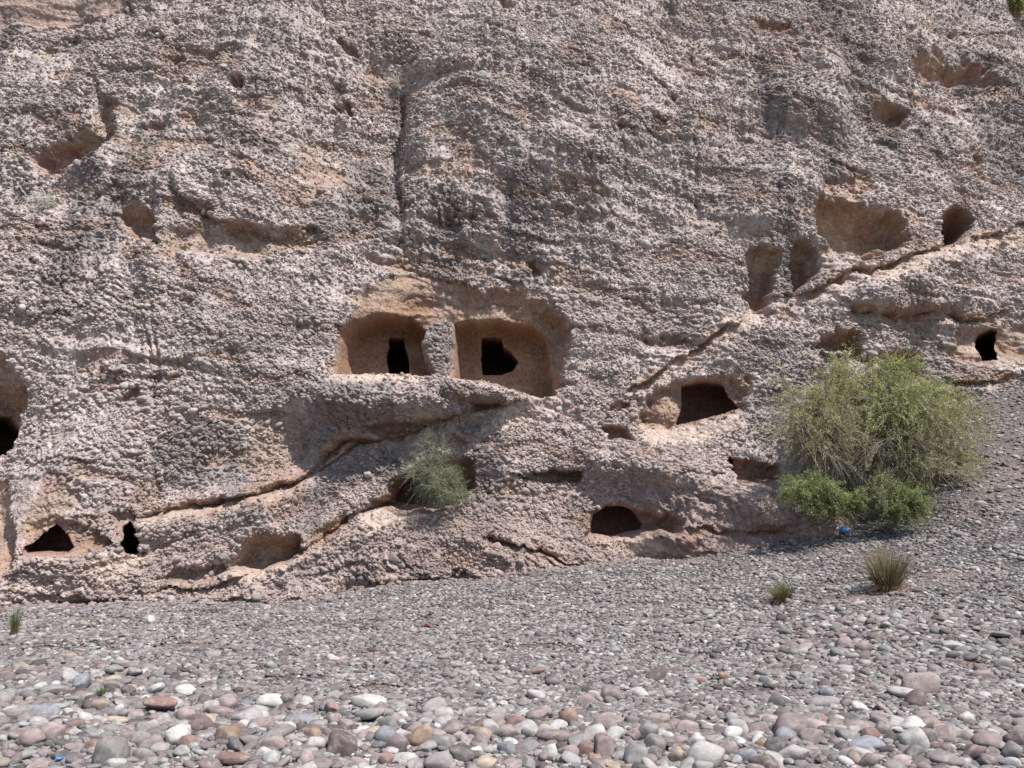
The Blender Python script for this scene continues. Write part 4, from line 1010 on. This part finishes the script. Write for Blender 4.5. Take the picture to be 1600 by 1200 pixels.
make_bush('green_shrub', at(1283, 800, YB - 1.3), [lobe(1266, 772, YB - 1.4, 44, 27, 0.9, 1.2, 1.0), lobe(1302, 790, YB - 1.5, 42, 26, 0.9, 1.2, 1.0), lobe(1248, 765, YB - 1.2, 26, 16, 0.6, 0.4, 0.8), ],
    'dense fresh green shrub in front of the large bush, behind the blue bag', 'shrub', 4, 34, 1500, 34000, [(0.25, 0.31, 0.11), (0.32, 0.37, 0.15), (0.18, 0.23, 0.08), (0.36, 0.39, 0.2)], (0.16, 0.13, 0.10), 0.05, 0.032, 0.35, 0.5, 0.02, 0.1)
make_bush('green_shrub', at(1405, 808, YB - 1.7), [lobe(1408, 790, YB - 1.8, 34, 22, 0.8, 1, 0.95), lobe(1375, 765, YB - 1.4, 32, 34, 0.7, 0.6, 0.55), lobe(1430, 785, YB - 1.7, 22, 22, 0.5, 0.5, 0.95)],
    'low olive green shrub at the scree edge under the large bush', 'shrub', 5, 26, 1000, 15000, [(0.22, 0.29, 0.09), (0.30, 0.35, 0.14), (0.18, 0.22, 0.08)], (0.15, 0.12, 0.10), 0.05, 0.03, 0.35, 0.5, 0.02, 0.2)
i_, j_ = np.searchsorted(VS, 765), np.searchsorted(US, 680)
YS = float(Y0[i_, j_]) - 0.55
make_bush('grey_shrub', at(684, 792, YS + 0.2), [lobe(668, 735, YS, 32, 34, 0.6, 1.2, 1), lobe(690, 765, YS - 0.1, 32, 28, 0.6, 1.2, 1), lobe(680, 700, YS + 0.2, 22, 16, 0.4, 0.4, 1), lobe(712, 768, YS, 20, 18, 0.4, 0.4, 1)],
    'wispy grey green shrub growing in the cleft of the cliff under the twin hollows', 'shrub', 6, 34, 2100, 13000, [(0.20, 0.24, 0.15), (0.27, 0.30, 0.20), (0.14, 0.18, 0.10)], (0.24, 0.23, 0.16), 0.05, 0.018, 0.2, 0.5, 0.014, 0.2)
i_, j_ = np.searchsorted(VS, 665), np.searchsorted(US, 688)
YT = float(Yf[i_, j_]) - 0.1
make_bush('dry_sprig', at(690, 672, YT), [lobe(688, 666, YT - 0.1, 14, 10, 0.2, 1, 0.6)], 'faint pale dry sprig above the grey green shrub', 'shrub', 7, 12, 200, 900, [(0.30, 0.32, 0.2)], (0.4, 0.38, 0.3), 0.04, 0.015, 0.2, 0.25, 0.008, 0.4)
i_, j_ = np.searchsorted(VS, 15), np.searchsorted(US, 1590)
YT = float(Yf[i_, j_]) - 0.2
make_bush('cliff_shrub', at(1592, 16, YT), [lobe(1594, 2, YT - 0.2, 14, 14, 0.5, 1, 1)], 'bright green shrub clinging to the upper corner of the cliff', 'shrub', 8, 16, 400, 5000, GR, (0.2, 0.16, 0.12), 0.08, 0.05, 0.3, 0.5, 0.015, 0.1)
for (u, v, wu, wv, lb, sd2) in [(68, 318, 9, 14, 'pale bleached dry twigs hanging on the cliff under the shadowed notch', 9), (619, 130, 9, 9, 'pale bleached dry twigs at the head of the dark groove', 10)]:
    i_, j_ = np.searchsorted(VS, v), np.searchsorted(US, u); YT = float(Yf[i_, j_]) - 0.15
    make_bush('dry_twigs', at(u, v + 6, YT), [lobe(u, v - 4, YT - 0.1, wu, wv, 0.2, 1, 0.3)], lb, 'dry plant', sd2, 26, 160, 60, [(0.4, 0.38, 0.32)], (0.55, 0.52, 0.47), 0.03, 0.01, 0.2, 0.3, 0.01, 0.8, group='bleached dry twigs on the cliff')

def grass_tuft(u, v, w_px, h_px, nb, label, seed, cols, basecol, spread=1.0):
    x, y, z = root_at(u, v); rg = np.random.default_rng(seed)
    wd_, ht = w_px / F * y, h_px / F * y
    root = empty('grass_tuft', (x, y, z), label=label, category='grass tuft', group='grass tufts on the riverbed')
    a = rg.uniform(0, 2 * math.pi, nb); q = np.sqrt(rg.random(nb))
    lean = q * spread
    st = np.stack([np.cos(a) * q * wd_ * 0.16, np.sin(a) * q * wd_ * 0.16, np.full(nb, -0.02)], 1)
    L = ht * rg.uniform(0.55, 1.05, nb) * (1 - 0.25 * q)
    tip = st + np.stack([np.cos(a) * lean * wd_ * 0.42, np.sin(a) * lean * wd_ * 0.42, L], 1); tip += rg.normal(0, 0.03 * ht, tip.shape)
    mid = st * 0.4 + tip * 0.45; mid[:, 2] = L * 0.55
    cv_ = bezier(st, mid, tip, 6)
    v_, q_ = tubes(cv_, np.linspace(1, 0.15, 6)[None] * rg.uniform(0.003, 0.0065, (nb, 1)), 3)
    me = mesh_from('blade', v_, q_)
    f = np.tile(np.repeat(np.linspace(0, 1, 6), 3), nb); pal = np.array(cols)[rg.integers(0, len(cols), nb)] * rg.uniform(0.7, 1.3, (nb, 1))
    c = np.repeat(pal, 18, 0); c = np.array(basecol) * (1 - smooth(0.05, 0.4, f))[:, None] + c * smooth(0.05, 0.4, f)[:, None]
    set_color(me, 'col', c); link('blade', me, mat_leaf, root, kind='stuff')
    nd = nb // 7                                           # bent dead straw at the foot
    a = rg.uniform(0, 2 * math.pi, nd); st = np.zeros((nd, 3)); tip = np.stack([np.cos(a), np.sin(a), np.full(nd, 0.12)], 1) * (wd_ * rg.uniform(0.3, 0.62, nd))[:, None]; tip[:, 2] = rg.uniform(0.0, 0.12, nd) * ht
    mid = tip * 0.5; mid[:, 2] += ht * 0.16
    v_, q_ = tubes(bezier(st, mid, tip, 5), np.linspace(1, 0.4, 5)[None] * rg.uniform(0.004, 0.007, (nd, 1)), 3)
    me = mesh_from('straw', v_, q_); set_color(me, 'col', np.repeat(np.array([0.40, 0.27, 0.17]) * rg.uniform(0.6, 1.5, (nd, 1)), 15, 0)); link('straw', me, mat_leaf, root, kind='stuff')
    return root
OL = [(0.30, 0.25, 0.13), (0.38, 0.31, 0.19), (0.22, 0.20, 0.09), (0.46, 0.36, 0.25)]
grass_tuft(1388, 924, 66, 80, 900, 'tall dry olive brown grass tuft with rusty base on the gravel', 21, OL, (0.44, 0.25, 0.14), 1.25)
grass_tuft(1222, 941, 42, 36, 520, 'small round olive grass tuft standing alone on the gravel', 22, [(0.27, 0.29, 0.13), (0.34, 0.33, 0.17), (0.2, 0.21, 0.09)], (0.36, 0.19, 0.12), 1.1)
grass_tuft(22, 995, 18, 54, 170, 'slender upright green reed tuft near the cliff foot', 23, [(0.20, 0.27, 0.10), (0.27, 0.30, 0.15)], (0.34, 0.25, 0.13), 0.9)
grass_tuft(158, 1094, 20, 30, 60, 'tiny green grass sprout between pale cobbles', 24, [(0.12, 0.20, 0.06), (0.22, 0.25, 0.14)], (0.15, 0.2, 0.08), 1.3)

# ------------------------------------------------------------------ litter
def litter(name, u, v, w_px, color, label, seed, flat=0.35, rough=0.45):
    x, y, z = root_at(u, v); m, nt, b = new_mat(name + '_plastic', rough, 0.5); b.inputs['Base Color'].default_value = (*color, 1)
    vv, ff = ico(3); r = np.random.default_rng(seed)
    for k in range(9):
        d = r.normal(size=3); d /= np.linalg.norm(d); vv = vv * (1 + 0.13 * np.sin(r.uniform(2, 6) * (vv @ d) + r.uniform(0, 6)))[:, None]
    vv[:, 2] *= flat; s = w_px / 2 / F * y
    o = link(name, mesh_from(name, vv * s, ff, False), m, None, label=label, category='litter')
    o.location = (x, y, z + s * flat * 0.7 + 0.07); o.rotation_euler = (0.1, 0.2, r.uniform(0, 6)); return o
litter('plastic_bag', 1320, 836, 13, (0.05, 0.19, 0.55), 'crumpled blue plastic bag lying before the green shrub', 31, 0.7)
litter('plastic_scrap', 668, 983, 8, (0.36, 0.06, 0.08), 'red plastic scrap among white cobbles', 32, 0.3)
litter('plastic_scrap', 527, 1040, 8, (0.40, 0.08, 0.12), 'thin red scrap on grey gravel, farther forward', 33, 0.2)
litter('plastic_scrap', 1570, 728, 7, (0.10, 0.42, 0.30), 'teal plastic scrap high on the scree', 34, 0.4)
litter('plastic_scrap', 1535, 712, 6, (0.06, 0.14, 0.42), 'small dark blue scrap on the scree by the large bush', 35, 0.4)
litter('plastic_scrap', 92, 1199, 12, (0.08, 0.26, 0.60), 'light blue scrap between foreground cobbles', 36, 0.4)
print('done', round(time.time() - T0, 1))
